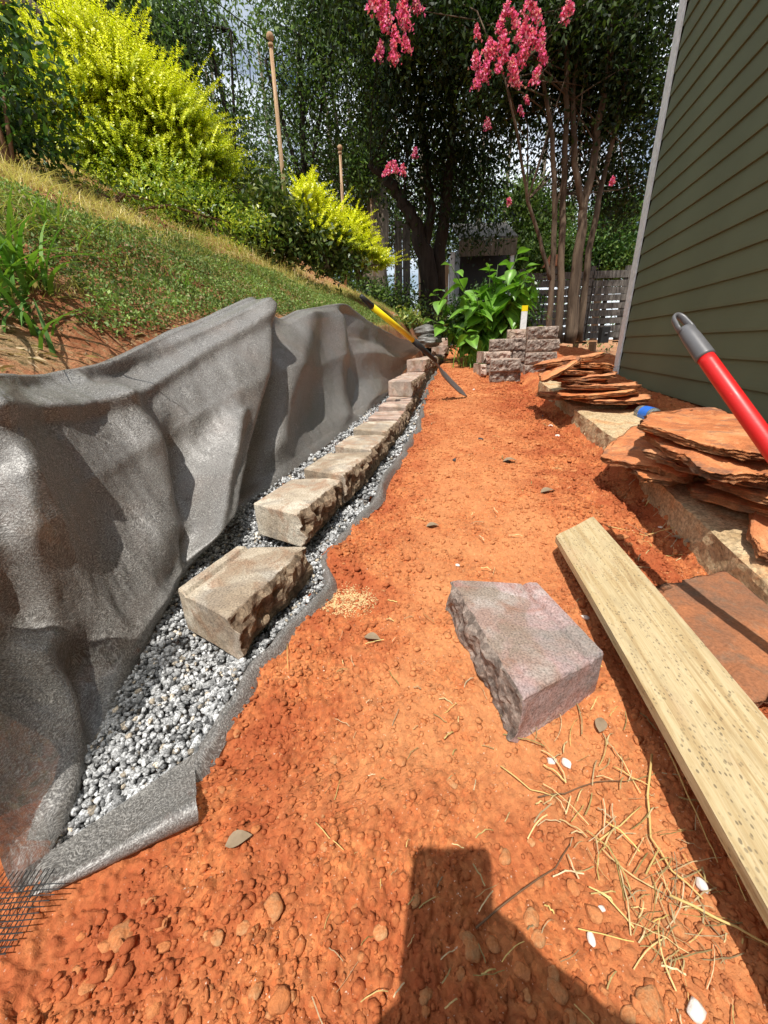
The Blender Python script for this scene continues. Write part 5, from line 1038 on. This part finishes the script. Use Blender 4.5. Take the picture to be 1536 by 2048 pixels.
# flower panicles
FL = [(760, 8, 1.2), (772, 30, 1.3), (806, 12, 1.3), (810, 38, 1.2), (832, 6, 1.0), (767, 48, .8), (791, 68, .8), (760, 102, 1.0), (788, 104, 1.1), (813, 88, .8), (745, 0, 1.), (1058, 4, 1.0), (1070, 24, 1.1), (1030, 40, 1.0), (1000, 50, .7), (1052, 58, 1.1), (1064, 75, 1.0), (1007, 85, 1.2), (1040, 70, .9), (1050, 98, 1.2), (1082, 82, 1.1), (952, 120, .9), (972, 138, 1.0), (985, 104, .9), (998, 132, .8), (1026, 130, .9), (955, 160, .9), (970, 152, .7), (1030, 152, 1.1), (1072, 152, 1.0), (1086, 112, .9), (1012, 20, .7), (1010, 110, .8), (975, 95, .8), (955, 65, .6), (1041, 120, .7),
  (776, 338, 1.0), (790, 334, .9), (806, 340, .8), (830, 306, .7), (975, 248, .8), (1042, 222, .6), (1053, 200, .5), (1225, 362, .6), (1018, 404, .6), (1130, 30, .7), (1140, 12, .7)]
rq = np.random.default_rng(9)
for k, (u_, v_, s_) in enumerate(FL):
    y_ = 5.0 if v_ < 180 else 6.2; p = W(u_, v_, y_); n = int(150*s_); h_ = .080*s_; t = rq.random(n)**.8; a = rq.uniform(0, 6.283, n); rr = .056*s_*(1-t*.75)*np.sqrt(rq.random(n))*(1+.4*np.sin(a*3)); P = np.stack([rr*np.cos(a), rr*np.sin(a), (t-.5)*h_*2*.8], 1); tilt = rq.uniform(-.5, .5); P[:, 0] += P[:, 2]*tilt
    dark = .6 if k in (4, 7, 40, 41, 39) else 1; C = cvar(rq, n, (.88*dark, .14*dark, .33*dark), .16); C[rq.random(n) < .3] = [.92, .40, .54]; S = .025*rq.uniform(.7, 1.3, n); V, F, C = leafgeo(P, rdir(rq, n), rdir(rq, n), S, S*.95, C, .3, .5)
    mesh('flower_cluster', V, F, M['petal'], myr, color=C, loc=p-base_)
# leaning dark tree in the centre
y1 = 9.0; b_ = gb(862, y1, .56)
limbs = [([b_, W(852, 520, y1), W(835, 460, y1), W(806, 405, y1-.1), W(770, 350, y1-.2), W(740, 330, y1-.3)], [.20, .17, .13, .10, .08, .05]), ([gb(872, y1+.1, .56), W(880, 500, y1+.1), W(893, 400, y1), W(905, 260, y1-.2), W(900, 100, y1-.4)], [.14, .12, .10, .08, .06]), ([W(850, 500, y1), W(862, 420, y1), W(850, 300, y1), W(840, 150, y1)], [.09, .08, .06, .04])]
crowns = [(W(u_, v_, y_), (a, b, c)) for u_, v_, y_, a, b, c in [(900, 250, 9.0, 1.0, .8, .9), (850, 330, 9.0, .8, .7, .7), (940, 340, 9.4, .9, .8, .8), (900, 430, 9.2, .75, .7, .45), (960, 200, 8.6, .9, .8, .7), (850, 180, 8.6, .9, .7, .8), (910, 110, 8.2, 1.0, .9, .7), (780, 260, 8.8, .55, .6, .6), (800, 140, 8.6, .6, .6, .7), (790, 380, 9.2, .4, .4, .35), (985, 440, 9.8, .45, .5, .4), (1000, 300, 9.2, .45, .6, .5), (960, 470, 9.9, .6, .4, .3), (930, 400, 9.6, .7, .5, .45), (890, 500, 10, .3, .3, .3), (840, 240, 8.8, .7, .6, .6), (880, 20, 7.8, 1.3, 1.1, .8), (960, -60, 7.8, 1.5, 1.3, 1.0), (820, -80, 8.0, 1.4, 1.2, 1.0), (880, -280, 8.0, 2.2, 1.8, 1.4), (1000, -500, 8.2, 2.4, 2.0, 1.5)]]  # last lobes sit unseen overhead, added to block sun from the foliage below
tree('shade_tree', b_, limbs, crowns, 72000, .095, DK, 602, 'dense dark tree with a leaning forked trunk at the centre', per=30, spread=.25, droop=-.9)
# ivy-clad trunk left of it
b_ = gb(760, 12.0, .7); limbs = [([b_, W(752, 430, 12.), W(748, 260, 12.), W(745, 60, 12.), W(738, -150, 12.)], [.30, .27, .25, .22, .18])]
crowns = [(W(752, v_, 12.0), (.45, .4, .5)) for v_ in (60, 140, 220, 300, 370)]+[(W(775, 180, 11.6), (.5, .4, .5)), (W(735, 330, 11.6), (.5, .4, .4)), (W(790, 60, 11.8), (.6, .5, .5)), (W(715, 20, 12), (1.0, .6, .6))]
tree('ivy_clad_tree', b_, limbs, crowns, 22000, .10, MD+LT, 603, 'tall straight tree clad in ivy just left of the dark centre', bark='bark', per=24, spread=.2)
# light green trees behind the poles
def simple(u_, y_, lean_u, top_v, r0, crs, nl, size, cols, seed, lab, bark='darkbark', nst=1, **k):
    zb = float(hill(aty(u_, 600, y_).x, y_))-.1 if u_ < 800 else .5; b_ = Vector((aty(u_, 600, y_).x, y_, zb)); mid_ = W((u_+lean_u)/2, (top_v+450)/2, y_); limbs = [([b_, b_.lerp(mid_, .5)+Vector((.05, 0, 0)), mid_, W(lean_u, top_v, y_)], [r0, r0*.85, r0*.65, r0*.35])]
    for q in range(nst-1): limbs.append(([b_.lerp(mid_, .4+.2*q), W(lean_u+(60, -70, 110)[q], top_v+60, y_-.2)], [r0*.5, r0*.25]))
    cr = [(W(a, b, c), (d, e, f)) for a, b, c, d, e, f in crs]; return tree('tree', b_, limbs, cr, nl, size, cols, seed, lab, bark=bark, **k)
simple(610, 11.5, 600, 60, .10, [(590, 110, 11.5, 1.0, .8, .7), (650, 190, 11.5, .8, .8, .7), (560, 230, 11.8, .8, .8, .7), (620, 300, 11.8, .8, .8, .6), (680, 90, 11.5, .8, .8, .8), (620, 0, 11.5, 1.3, 1., .8), (700, 280, 12, .7, .7, .7), (570, 350, 12, .8, .8, .5), (650, 390, 12, .8, .7, .5), (640, -60, 11.8, 1.2, .8, .6)], 20000, .10, MD+BG+LT, 604, 'airy mid green tree behind the tall pole, sky showing through', nst=3, per=20, spread=.26)
simple(500, 9.8, 402, 0, .075, [(380, 60, 9.8, .9, .8, .6), (340, 130, 9.8, .8, .7, .5), (470, 250, 10, .5, .6, .5), (300, 40, 9.6, .9, .8, .6), (500, 330, 10, .7, .6, .4), (420, 300, 10, .5, .6, .4), (240, 40, 9.6, .8, .8, .6)], 17000, .085, MD+BG, 605, 'slim dark-stemmed tree rising behind the golden shrub', nst=3, per=18, spread=.22)
simple(130, 8.0, 120, 30, .12, [(60, 40, 8, 1.2, .8, .7), (180, 40, 8.2, 1.0, .8, .6), (10, 150, 8, 1.0, .8, .7), (250, 130, 8.6, .9, .8, .6), (130, 190, 8.4, 1.1, .8, .6), (320, 210, 8.8, .8, .7, .5), (300, 310, 9, .9, .7, .4)], 30000, .10, DK+MD, 606, 'dense dark tree filling the top left corner', per=26, spread=.26, nst=2)
simple(690, 14.5, 660, 120, .10, [(640, 480, 14, 1.2, .9, .5), (720, 420, 14, 1.0, .8, .6), (560, 440, 13.5, 1.2, .9, .5), (690, 340, 14, 1.0, .8, .7), (500, 400, 13, 1.0, .9, .5), (740, 490, 14, .8, .8, .4)], 18000, .11, [(.07, .075, .04), (.10, .09, .05), (.05, .07, .03), (.12, .07, .05)], 607, 'brownish olive tree between the two poles', per=18, spread=.3)
simple(1075, 12.5, 1060, 330, .06, [(1070, 470, 12.5, .8, .6, .4), (1050, 400, 12.5, .5, .5, .45), (1110, 430, 12.8, .5, .5, .4), (1090, 520, 12, .9, .6, .4), (1040, 530, 12, .6, .6, .35)], 22000, .11, LT, 608, 'sunlit yellow green tree beyond the fence left of the myrtle stems', per=20, spread=.2)
simple(1215, 11.5, 1220, 420, .06, [(1200, 490, 11.5, .9, .7, .5), (1250, 520, 11.2, .7, .7, .5), (1170, 530, 11.6, .7, .6, .4), (1230, 430, 11.8, .7, .7, .4)], 22000, .10, MD+[(.04, .11, .02)], 609, 'leafy green tree behind the fence beside the house corner', per=20, spread=.2)
simple(930, 16.5, 930, 250, .12, [(880, 470, 16, 1.6, 1, .8), (980, 500, 16, 1.4, 1, .7), (820, 480, 16, 1.2, 1, .7), (930, 380, 16, 1.6, 1, .9), (1000, 420, 16, .8, 1, .6), (790, 420, 16, 1.0, 1, .8)], 15000, .12, DK+MD, 610, 'dark tree behind the shed, mostly hidden in shade', per=20, spread=.35)
# undergrowth at the feet of the trees, and the wood beyond
r = np.random.default_rng(620); crs = []; 
for k in range(34): u_ = 560+k*14; y_ = 8.2+r.uniform(-.4, 2.6); p = W(u_, 600, y_); zb = float(hill(p.x, y_)) if u_ < 860 else .55; crs.append(((p.x, y_, zb+.15), (r.uniform(.3, .6), .4, r.uniform(.2, .45))))
a = clumps([c for c, _ in crs], [q for _, q in crs], 16000, .075, DK+MD, 621, 14, .12, .2, .45, .3); o = mesh('undergrowth', a[0], a[1], M['leaf'], color=a[2]); tag(o, 'tangled dark undergrowth at the feet of the background trees', 'undergrowth', kind='stuff')
crs = []
for k in range(46):
    u_ = -60+k*32; y_ = 22+r.uniform(-2, 5); v_ = r.uniform(60, 560) if k % 3 else r.uniform(-100, 200); p = W(u_, v_, y_); crs.append((tuple(p), (r.uniform(1.2, 2.4), 1.5, r.uniform(1.0, 2.2))))
for k in range(26): p = W(-40+k*54, 590, 24); crs.append(((p.x, 24+r.uniform(-1, 3), 1.4), (1.8, 1.5, 1.8)))
a = clumps([c for c, _ in crs], [q for _, q in crs], 30000, .19, [(.11, .18, .07), (.16, .24, .10), (.08, .13, .05), (.20, .28, .11)], 622, 22, .5, -.2, .5, .3); o = mesh('far_wood', a[0], a[1], M['leaf'], color=a[2]); tag(o, 'distant wood closing off the view behind the garden', 'woodland', kind='stuff')
tr_ = MB()
for k in range(26): p = W(-60+k*56+r.uniform(-15, 15), 500, 21+r.uniform(-2, 4)); tr_.tube([(p.x, p.y, 0), (p.x+r.uniform(-.4, .4), p.y, 5), (p.x+r.uniform(-.8, .8), p.y, 12)], [.16, .12, .05], 6)
o = tr_.build('far_trunks', M['bark'], None, True); tag(o, 'thin trunks of the distant wood', 'woodland', kind='stuff')

# ------------------------------------------------------------------ small loose things
def gpx(u_, v_, it=4):
    z = .0; 
    for _ in range(12): p = atz(u_, v_, z); z = .5*z+.5*float(G0(p.x, p.y))
    return p
WS = [(915, 1134, .0055, 'white stone chip in the middle of the path before the loose block'), (1168, 1243, .0065, 'white stone between the loose block and the pine board'), (1103, 1520, .008, 'left one of a pair of white stones in front of the loose block'), (1133, 1529, .0085, 'right one of a pair of white stones in front of the loose block'), (1399, 1778, .009, 'white elongated stone beside the pine board near the straw'), (1385, 2035, .008, 'white stone at the bottom edge of the picture right of the shadow'), (1203, 1821, .004, 'small white chip in the trodden clay among straw'), (1180, 1880, .006, 'crumbly white chip at the lower right next to the shadow'), (1341, 1030, .009, 'white pebble close to the concrete slab by the board tip'), (1320, 1060, .006, 'tiny white pebble beside a dead leaf near the slab'), (948, 780, .012, 'pale rounded stone far along the path'), (1100, 855, .014, 'cream stone on the path near the concrete slabs'), (1114, 873, .013, 'small cream stone just nearer than the other by the slabs')]
for k, (u_, v_, s_, lab) in enumerate(WS): p = gpx(u_, v_); single_stone('white_stone', p.x, p.y, s_, (.72, .66, .60), M['chip'], lab, 'stone', None, 700+k, (.5, .8), .3, 2, .4, 0, .8)
DS = [(961, 882, .014, 'dark grey stone on the middle of the path'), (1015, 925, .012, 'flat dark chip on the path level with the near flagstones'), (1085, 835, .012, 'dark stone at the right side of the path near the concrete slabs'), (908, 928, .012, 'dark chip near the left side of the path')]
for k, (u_, v_, s_, lab) in enumerate(DS): p = gpx(u_, v_); single_stone('dark_stone', p.x, p.y, s_, (.045, .045, .05), M['chip'], lab, 'stone', None, 720+k, (.4, .7), .3, 2, .3, 0, .8)
rp = np.random.default_rng(730); lst = []
fix = [(830, 1808, .0075), (1075, 1880, .0085), (1010, 1720, .008), (985, 1890, .009), (940, 1905, .009), (548, 1830, .011), (245, 1885, .012), (490, 1865, .007), (440, 1890, .007), (803, 1535, .009), (850, 1990, .008), (1115, 1985, .010), (1100, 1600, .008), (1187, 1600, .010), (1180, 1545, .008), (945, 1620, .007), (1240, 1780, .010), (1350, 1860, .011), (1295, 2010, .012), (560, 2010, .010), (650, 1700, .006), (1060, 1840, .010), (760, 1500, .006), (330, 1900, .007)]
for u_, v_, s_ in fix: p = gpx(u_, v_); lst.append((p.x, p.y, s_))
for _ in range(48):
    u_, v_ = rp.uniform(30, 1500), 1380+660*rp.random()**.8; p = gpx(u_, v_)
    if p.x < GR(p.y)+.03 or p.x > .60 or (p.x > .35 and p.x < .56 and False): continue
    lst.append((p.x, p.y, rp.uniform(.0040, .0075)))
for k, (x_, y_, s_) in enumerate(lst):
    q = rp.random(); c = np.array([.42, .15, .06])*(1-q)+np.array([.44, .26, .13])*q; single_stone('pebble', x_, y_, s_, c*rp.uniform(.75, 1.1), M['pebble'], 'smooth tan or brown pebble half set in the orange clay', 'pebble', 'pebbles in the clay path', 740+k, (.4, .65), .30, 3, .2, .25)
# clay lumps
for k in range(90):
    if k < 45: u_, v_ = rp.uniform(1240, 1440), rp.uniform(960, 1120)
    elif k < 62: u_, v_ = rp.uniform(20, 330), rp.uniform(1700, 2040)
    elif k < 75: u_, v_ = rp.uniform(1150, 1420), rp.uniform(1650, 2040)
    else: u_, v_ = rp.uniform(860, 1240), rp.uniform(800, 1000)
    p = gpx(u_, v_); 
    if p.x < GR(p.y)+.04: continue
    s_ = rp.uniform(.007, .014)*(1 if v_ < 1200 else .7); single_stone('clay_clod', p.x, p.y, s_, (.5, .12, .03), M['clay'], 'crumbly orange clay clod lying loose at the side of the path', 'clod', 'clay clods beside the path', 900+k, (.55, .85), .45, 3, .5, .1, .9)
# straw
def strawset(n, seed, area, lr, lay=.4):
    r = np.random.default_rng(seed); V, F, C = [], [], []; o_ = 0
    for i in range(n):
        u_, v_ = area(r); p = gpx(u_, v_)
        if p.x < GR(p.y)+.04: continue
        L_ = r.uniform(*lr)*(1+.6*p.y); a = r.uniform(0, 6.283) if r.random() > lay else r.normal(.6, .35); cv = r.normal(0, .5); w_ = r.uniform(.00022, .0006)*(1+1.2*p.y); m = 6; c = np.array([.56, .43, .22])*r.uniform(.4, 1.15); c[2] *= r.uniform(.6, 1.2); x0, y0_ = p.x, p.y; pts = []
        for k in range(m):
            t = k/(m-1); aa = a+cv*(t-.5); x0 += math.cos(aa)*L_/m; y0_ += math.sin(aa)*L_/m; pts.append((x0, y0_, float(G0(x0, y0_))+.008+.006*math.sin(t*3.1)*r.random()))
        for k, q in enumerate(pts): V += [(q[0]-w_*math.sin(a), q[1]+w_*math.cos(a), q[2]), (q[0]+w_*math.sin(a), q[1]-w_*math.cos(a), q[2]+.0006)]; C += [c, c]
        for k in range(m-1): F.append((o_+2*k, o_+2*k+1, o_+2*k+3, o_+2*k+2))
        o_ += 2*m
    return V, np.array(F), np.array(C)
def A_all(r): 
    return r.uniform(620, 1500), 700+1330*r.random()**1.3
def A_right(r): return (lambda q: (1230+170*q+r.normal(0, 45), 1690+260*q+r.normal(0, 60)))(r.random())
def A_slab(r): return r.normal(1330, 60), r.normal(1010, 50)
def A_bl(r): return r.normal(1150, 60), r.normal(1560, 90)
for ar, n, sd_, lr, lab in ((A_all, 300, 41, (.008, .035), 'thin bits of dry straw scattered over the whole path'), (A_right, 85, 42, (.015, .07), 'tangle of dry straw and root fibres beside the board at the lower right'), (A_slab, 90, 43, (.02, .06), 'dry grass stems caught against the concrete slab'), (A_bl, 40, 44, (.02, .06), 'dry stems in front of the loose block')):
    V, F, C = strawset(n, sd_, ar, lr); o = mesh('straw', V, F, M['straw'], color=C); tag(o, lab, 'straw', kind='stuff')
def stalk(pts, r_, mat, lab, cat='stalk', name='dry_stalk', lift=.007):
    P = []; 
    for u_, v_ in pts: p = gpx(u_, v_); P.append(Vector((p.x, p.y, gh(p.x, p.y)+lift)))
    Q = [P[0]]
    for a, b in zip(P[:-1], P[1:]): Q += [a.lerp(b, .5)+Vector((0, 0, .002)), b]
    o = MB().tube([q-P[0] for q in Q], [r_*(1-.5*i/len(Q)) for i in range(len(Q))], 6).build(name, M[mat], None, True, loc=P[0]); return tag(o, lab, cat)
g = NT('pale_stem'); M['stem'] = g.done((.60, .43, .16), .6, None, .3)
stalk([(950, 1870), (1040, 1790), (1110, 1740), (1140, 1690)], .0011, 'stick', 'curved dark twig beside the shadow of the phone', 'twig', 'twig')
stalk([(1075, 1600), (1130, 1590), (1190, 1570), (1250, 1570)], .0011, 'stick', 'thin bent brown twig in front of the loose block', 'twig', 'twig')
stalk([(1300, 1520), (1292, 1600), (1300, 1680), (1340, 1750), (1400, 1810)], .0017, 'stem', 'thick straw stalk bending past the board at the lower right')
stalk([(1325, 1500), (1370, 1600), (1410, 1690), (1430, 1735)], .0012, 'stem', 'straight straw stalk lying along the left of the board')
stalk([(1335, 1800), (1430, 1850), (1500, 1890), (1560, 1930)], .0016, 'stem', 'pale straw stalk running out of the picture at the lower right')
stalk([(1225, 1540), (1262, 1565), (1300, 1585)], .0010, 'stem', 'short yellow stem between loose block and board')
stalk([(1190, 1690), (1240, 1655), (1280, 1620)], .0011, 'stem', 'short yellow stem above the straw tangle')
stalk([(1000, 1540), (1060, 1585), (1110, 1600)], .0010, 'stem', 'yellow stem lying in front of the corner of the loose block')
stalk([(633, 1655), (660, 1690), (690, 1720)], .0008, 'stem', 'single bent straw left of the shadow')
stalk([(575, 1290), (576, 1320), (577, 1345)], .0008, 'stem', 'upright straw at the fabric edge near the lipped block')
stalk([(1215, 1060), (1290, 1078), (1350, 1062), (1400, 1045)], .0013, 'stem', 'long straw above the far end of the pine board')
stalk([(885, 612), (905, 640), (925, 668)], .014, 'stem', 'bleached stick lying at the foot of the bank near the green plant', 'stick', 'bleached_stick', .02)
stalk([(922, 716), (945, 714), (968, 708)], .012, 'stick', 'dark curved stick on the path left of the block stack', 'stick', 'dark_stick', .012)
def dleaf(u_, v_, L_, a, lab, c='deadleaf', curl=.3, up=.006):
    p = gpx(u_, v_); V = []; F = []
    for i in range(7):
        t = i/6; w_ = math.sin(math.pi*t**.8)*.28*L_+.0004
        for j in (-1, 0, 1): V.append(((t-.5)*L_, j*w_, abs(j)*w_*curl+.12*L_*math.sin(t*3)))
    for i in range(6):
        for j in range(2): q = i*3+j; F.append((q, q+3, q+4, q+1))
    o = mesh('dead_leaf', V, F, M[c], smooth=True, loc=(p.x, p.y, gh(p.x, p.y)+up)); o.rotation_euler.z = a; return tag(o, lab, 'leaf')
dleaf(1095, 990, .055, .2, 'grey green dead leaf on the path beside the near flagstones'); dleaf(1365, 1075, .045, 1.2, 'curled dead leaf nearest the concrete slab'); dleaf(1385, 1098, .050, -.3, 'pale dead leaf right beside the curled one at the slab')
dleaf(1350, 1088, .035, 2.2, 'small grey dead leaf behind the pale one at the slab'); dleaf(1200, 1455, .030, 1.0, 'brown dead leaf between loose block and board'); dleaf(480, 1690, .032, .35, 'papery tan leaf in the open clay at the lower left'); dleaf(865, 1055, .040, .1, 'dark dead leaf in the middle of the path'); dleaf(745, 1282, .035, -.3, 'brown leaf fragment on the path near the lipped block'); dleaf(1020, 925, .06, 0, 'dry leaf lying on the path far from the loose block')
# spilled sandy patch beside the fabric
x0 = gpx(695, 1205); r = np.random.default_rng(88); n = 2600; rr = np.sqrt(r.random(n))*.055*(1+.35*np.sin(r.uniform(0, 6.283, n)*3)); a = r.uniform(0, 6.283, n); xs = x0.x+rr*np.cos(a)*1.0; ys = x0.y+rr*np.sin(a)*.8
P = np.stack([xs, ys, G0(xs, ys)+Gd(xs, ys)+.0008], 1); C = np.array([.70, .48, .24])[None]*r.uniform(.75, 1.15, (n, 1)); a = lowstones(P, r.uniform(.0008, .002, n), C, 89); o = mesh('spilled_sand', a[0], a[1], M['clod'], color=a[2]); tag(o, 'pale yellow sand spilled beside the fabric edge', 'sand', kind='stuff')
# scrap of black mesh at the lower left corner
mp0 = gpx(62, 1835); ms_ = MB()
for k in range(15):
    a = Vector((-.07+.0055*k, -.035, 0)); b = Vector((-.10+.0055*k+.03, .035, 0)); ms_.tube([Vector((q.x, q.y, .003+.002*math.sin(q.x*60+q.y*40)+max(0, gh(mp0.x+q.x, mp0.y+q.y)-gh(mp0.x, mp0.y)))) for q in [a.lerp(b, t/5) for t in range(6)]], .0006, 3, cap=False)
for k in range(12):
    a = Vector((-.07+.0018*k, -.035+.005*k, 0)); b = a+Vector((.08, 0, 0)); ms_.tube([Vector((q.x, q.y, .0035+.002*math.sin(q.x*60+q.y*40)+max(0, gh(mp0.x+q.x, mp0.y+q.y)-gh(mp0.x, mp0.y)))) for q in [a.lerp(b, t/6) for t in range(7)]], .0006, 3, cap=False)
o = ms_.build('plastic_mesh_scrap', M['net'], loc=(mp0.x, mp0.y, gh(mp0.x, mp0.y))); tag(o, 'scrap of black plastic mesh under the curled corner of the fabric', 'mesh scrap')
# rolled grey fabric at the far end of the wall
for k, (u_, v_, y_, lab) in enumerate(((852, 662, 5.2, 'upper bundle of spare grey fabric at the far end of the wall'), (858, 682, 5.0, 'lower bundle of spare grey fabric at the far end of the wall'))):
    p = aty(u_, v_, y_); V = []; nn = 22
    bm = bmesh.new(); bmesh.ops.create_icosphere(bm, subdivisions=4, radius=1); 
    for v_b in bm.verts: c = v_b.co; f = 1+.22*float(vn(c.x*1.6+k*5, c.y*1.6, c.z*4, 91))+.04*float(vn(c.x*3, c.y*3, c.z*9, 92)); v_b.co = Vector((c.x*.15*f, c.y*.24*f, c.z*.065*f))
    me = bpy.data.meshes.new('fabric_bundle'); bm.to_mesh(me); bm.free(); me.polygons.foreach_set('use_smooth', np.ones(len(me.polygons), bool)); me.materials.append(M['fabric']); o = link(bpy.data.objects.new('fabric_bundle', me)); o.location = p; tag(o, lab, 'fabric bundle')

# ------------------------------------------------------------------ the photographer, behind the camera, with the phone
phone = empty('smartphone', (0, 0, H)); tag(phone, 'smartphone held up in portrait by the person taking the picture', 'phone')
bk_ = -Fv; Mx = Matrix(((Rv.x, Uv.x, bk_.x, 0), (Rv.y, Uv.y, bk_.y, 0), (Rv.z, Uv.z, bk_.z, H), (0, 0, 0, 1))); phone.matrix_world = Mx
ol = []
for cx_, cy_, a0 in ((.001, .018, 0), (-.065, .018, 90), (-.065, -.112, 180), (.001, -.112, 270)):
    for k in range(7): a = rad(a0+k*15); ol.append((cx_+.013*math.cos(a), cy_+.013*math.sin(a)))
no = len(ol); MB().add([(x_, y_, .004) for x_, y_ in ol]+[(x_, y_, .0125) for x_, y_ in ol], [list(range(no))[::-1], [no+k for k in range(no)]]+[(k, (k+1) % no, no+(k+1) % no, no+k) for k in range(no)]).build('case', M['phone'], phone)
def skin(name, nodes, edges, mat, parent, root=0, sub=2):
    me = bpy.data.meshes.new(name); me.from_pydata([n[:3] for n in nodes], edges, []); o = link(bpy.data.objects.new(name, me), parent); o.modifiers.new('skin', 'SKIN'); 
    for i, n in enumerate(nodes): sv = me.skin_vertices[0].data[i]; sv.radius = (n[3], n[4] if len(n) > 4 else n[3]); sv.use_root = (i == root)
    md = o.modifiers.new('sub', 'SUBSURF'); md.levels = sub; md.render_levels = sub
    for s_ in me.polygons: s_.use_smooth = True
    me.materials.append(M[mat]); return o
per_ = empty('person', (.02, -.62, -.01)); tag(per_, 'person in grey shirt and jeans squatting behind the camera, holding up the phone', 'person'); pb_ = Vector(per_.location)
def n_(x, y, z, r_, q=None): return (x-pb_.x, y-pb_.y, z-pb_.z, r_, q or r_)
nodes = [n_(.02, -.62, .30, .13, .12), n_(.02, -.56, .46, .12, .11), n_(.02, -.48, .64, .14, .10), n_(.02, -.43, .74, .09, .08), n_(.02, -.41, .80, .045),
 n_(.18, -.46, .70, .05), n_(.24, -.30, .52, .042), n_(.11, -.10, .47, .030), n_(.055, -.045, .475, .024),
 n_(-.14, -.46, .70, .05), n_(-.24, -.34, .50, .042), n_(-.14, -.15, .43, .034), n_(-.085, -.075, .45, .030)]
nodes += [n_(-.045, -.055, .445, .040, .03), n_(.02, -.05, .45, .040, .03)]
skin('shirt_and_arms', nodes, [(12, 13), (13, 14), (14, 8), (0, 1), (1, 2), (2, 3), (3, 4), (3, 5), (5, 6), (6, 7), (7, 8), (3, 9), (9, 10), (10, 11), (11, 12)], 'shirt', per_)
nodes = [n_(.02, -.63, .27, .14, .12), n_(.14, -.60, .27, .10), n_(.24, -.28, .42, .065), n_(.20, -.46, .08, .045), n_(.21, -.42, .03, .04), n_(.22, -.30, .02, .035), n_(-.10, -.60, .27, .10), n_(-.20, -.28, .42, .065), n_(-.16, -.46, .08, .045), n_(-.17, -.42, .03, .04), n_(-.18, -.30, .02, .035)]
skin('jeans', nodes, [(0, 1), (1, 2), (2, 3), (3, 4), (4, 5), (0, 6), (6, 7), (7, 8), (8, 9), (9, 10)], 'jeans', per_)
nodes = [n_(.02, -.41, .80, .05), n_(.02, -.385, .87, .055), n_(.02, -.365, .94, .078, .092), n_(.02, -.38, 1.01, .07, .085), n_(.02, -.285, .92, .012)]
skin('head', nodes, [(0, 1), (1, 2), (2, 3), (2, 4)], 'skin', per_)
nodes = [n_(.02, -.40, 1.0, .088, .10), n_(.02, -.46, .95, .075), n_(.02, -.45, .88, .05)]; skin('hair', nodes, [(0, 1), (1, 2)], 'hair', per_)
def hand(sx, nm):
    bx_, by_, bz_ = (.055, -.045, .475)
    px0 = Vector((.014 if sx > 0 else -.062, 0, 0)); nodes = [n_(bx_, by_, bz_, .022), n_(bx_-.006*sx, by_+.015, bz_+.02, .022, .015)]; ed = [(0, 1)]
    for k in range(4):
        q = px0+Vector((.010*sx, -.055-.020*k, .008)); a = Mx @ q; b = Mx @ (px0+Vector((.006*sx, -.055-.020*k, -.006))); c = Mx @ (px0+Vector((-.016*sx, -.056-.020*k, -.007))); i = len(nodes)
        nodes += [n_(*a, .009), n_(*b, .008), n_(*c, .007)]; ed += [(1, i), (i, i+1), (i+1, i+2)]
    a = Mx @ (px0+Vector((.004*sx, -.10, .026))); b = Mx @ (px0+Vector((-.014*sx, -.075, .024))); i = len(nodes); nodes += [n_(*a, .011), n_(*b, .009)]; ed += [(1, i), (i, i+1)]
    skin('hand', nodes, ed, 'skin', per_)
hand(1, 'r')
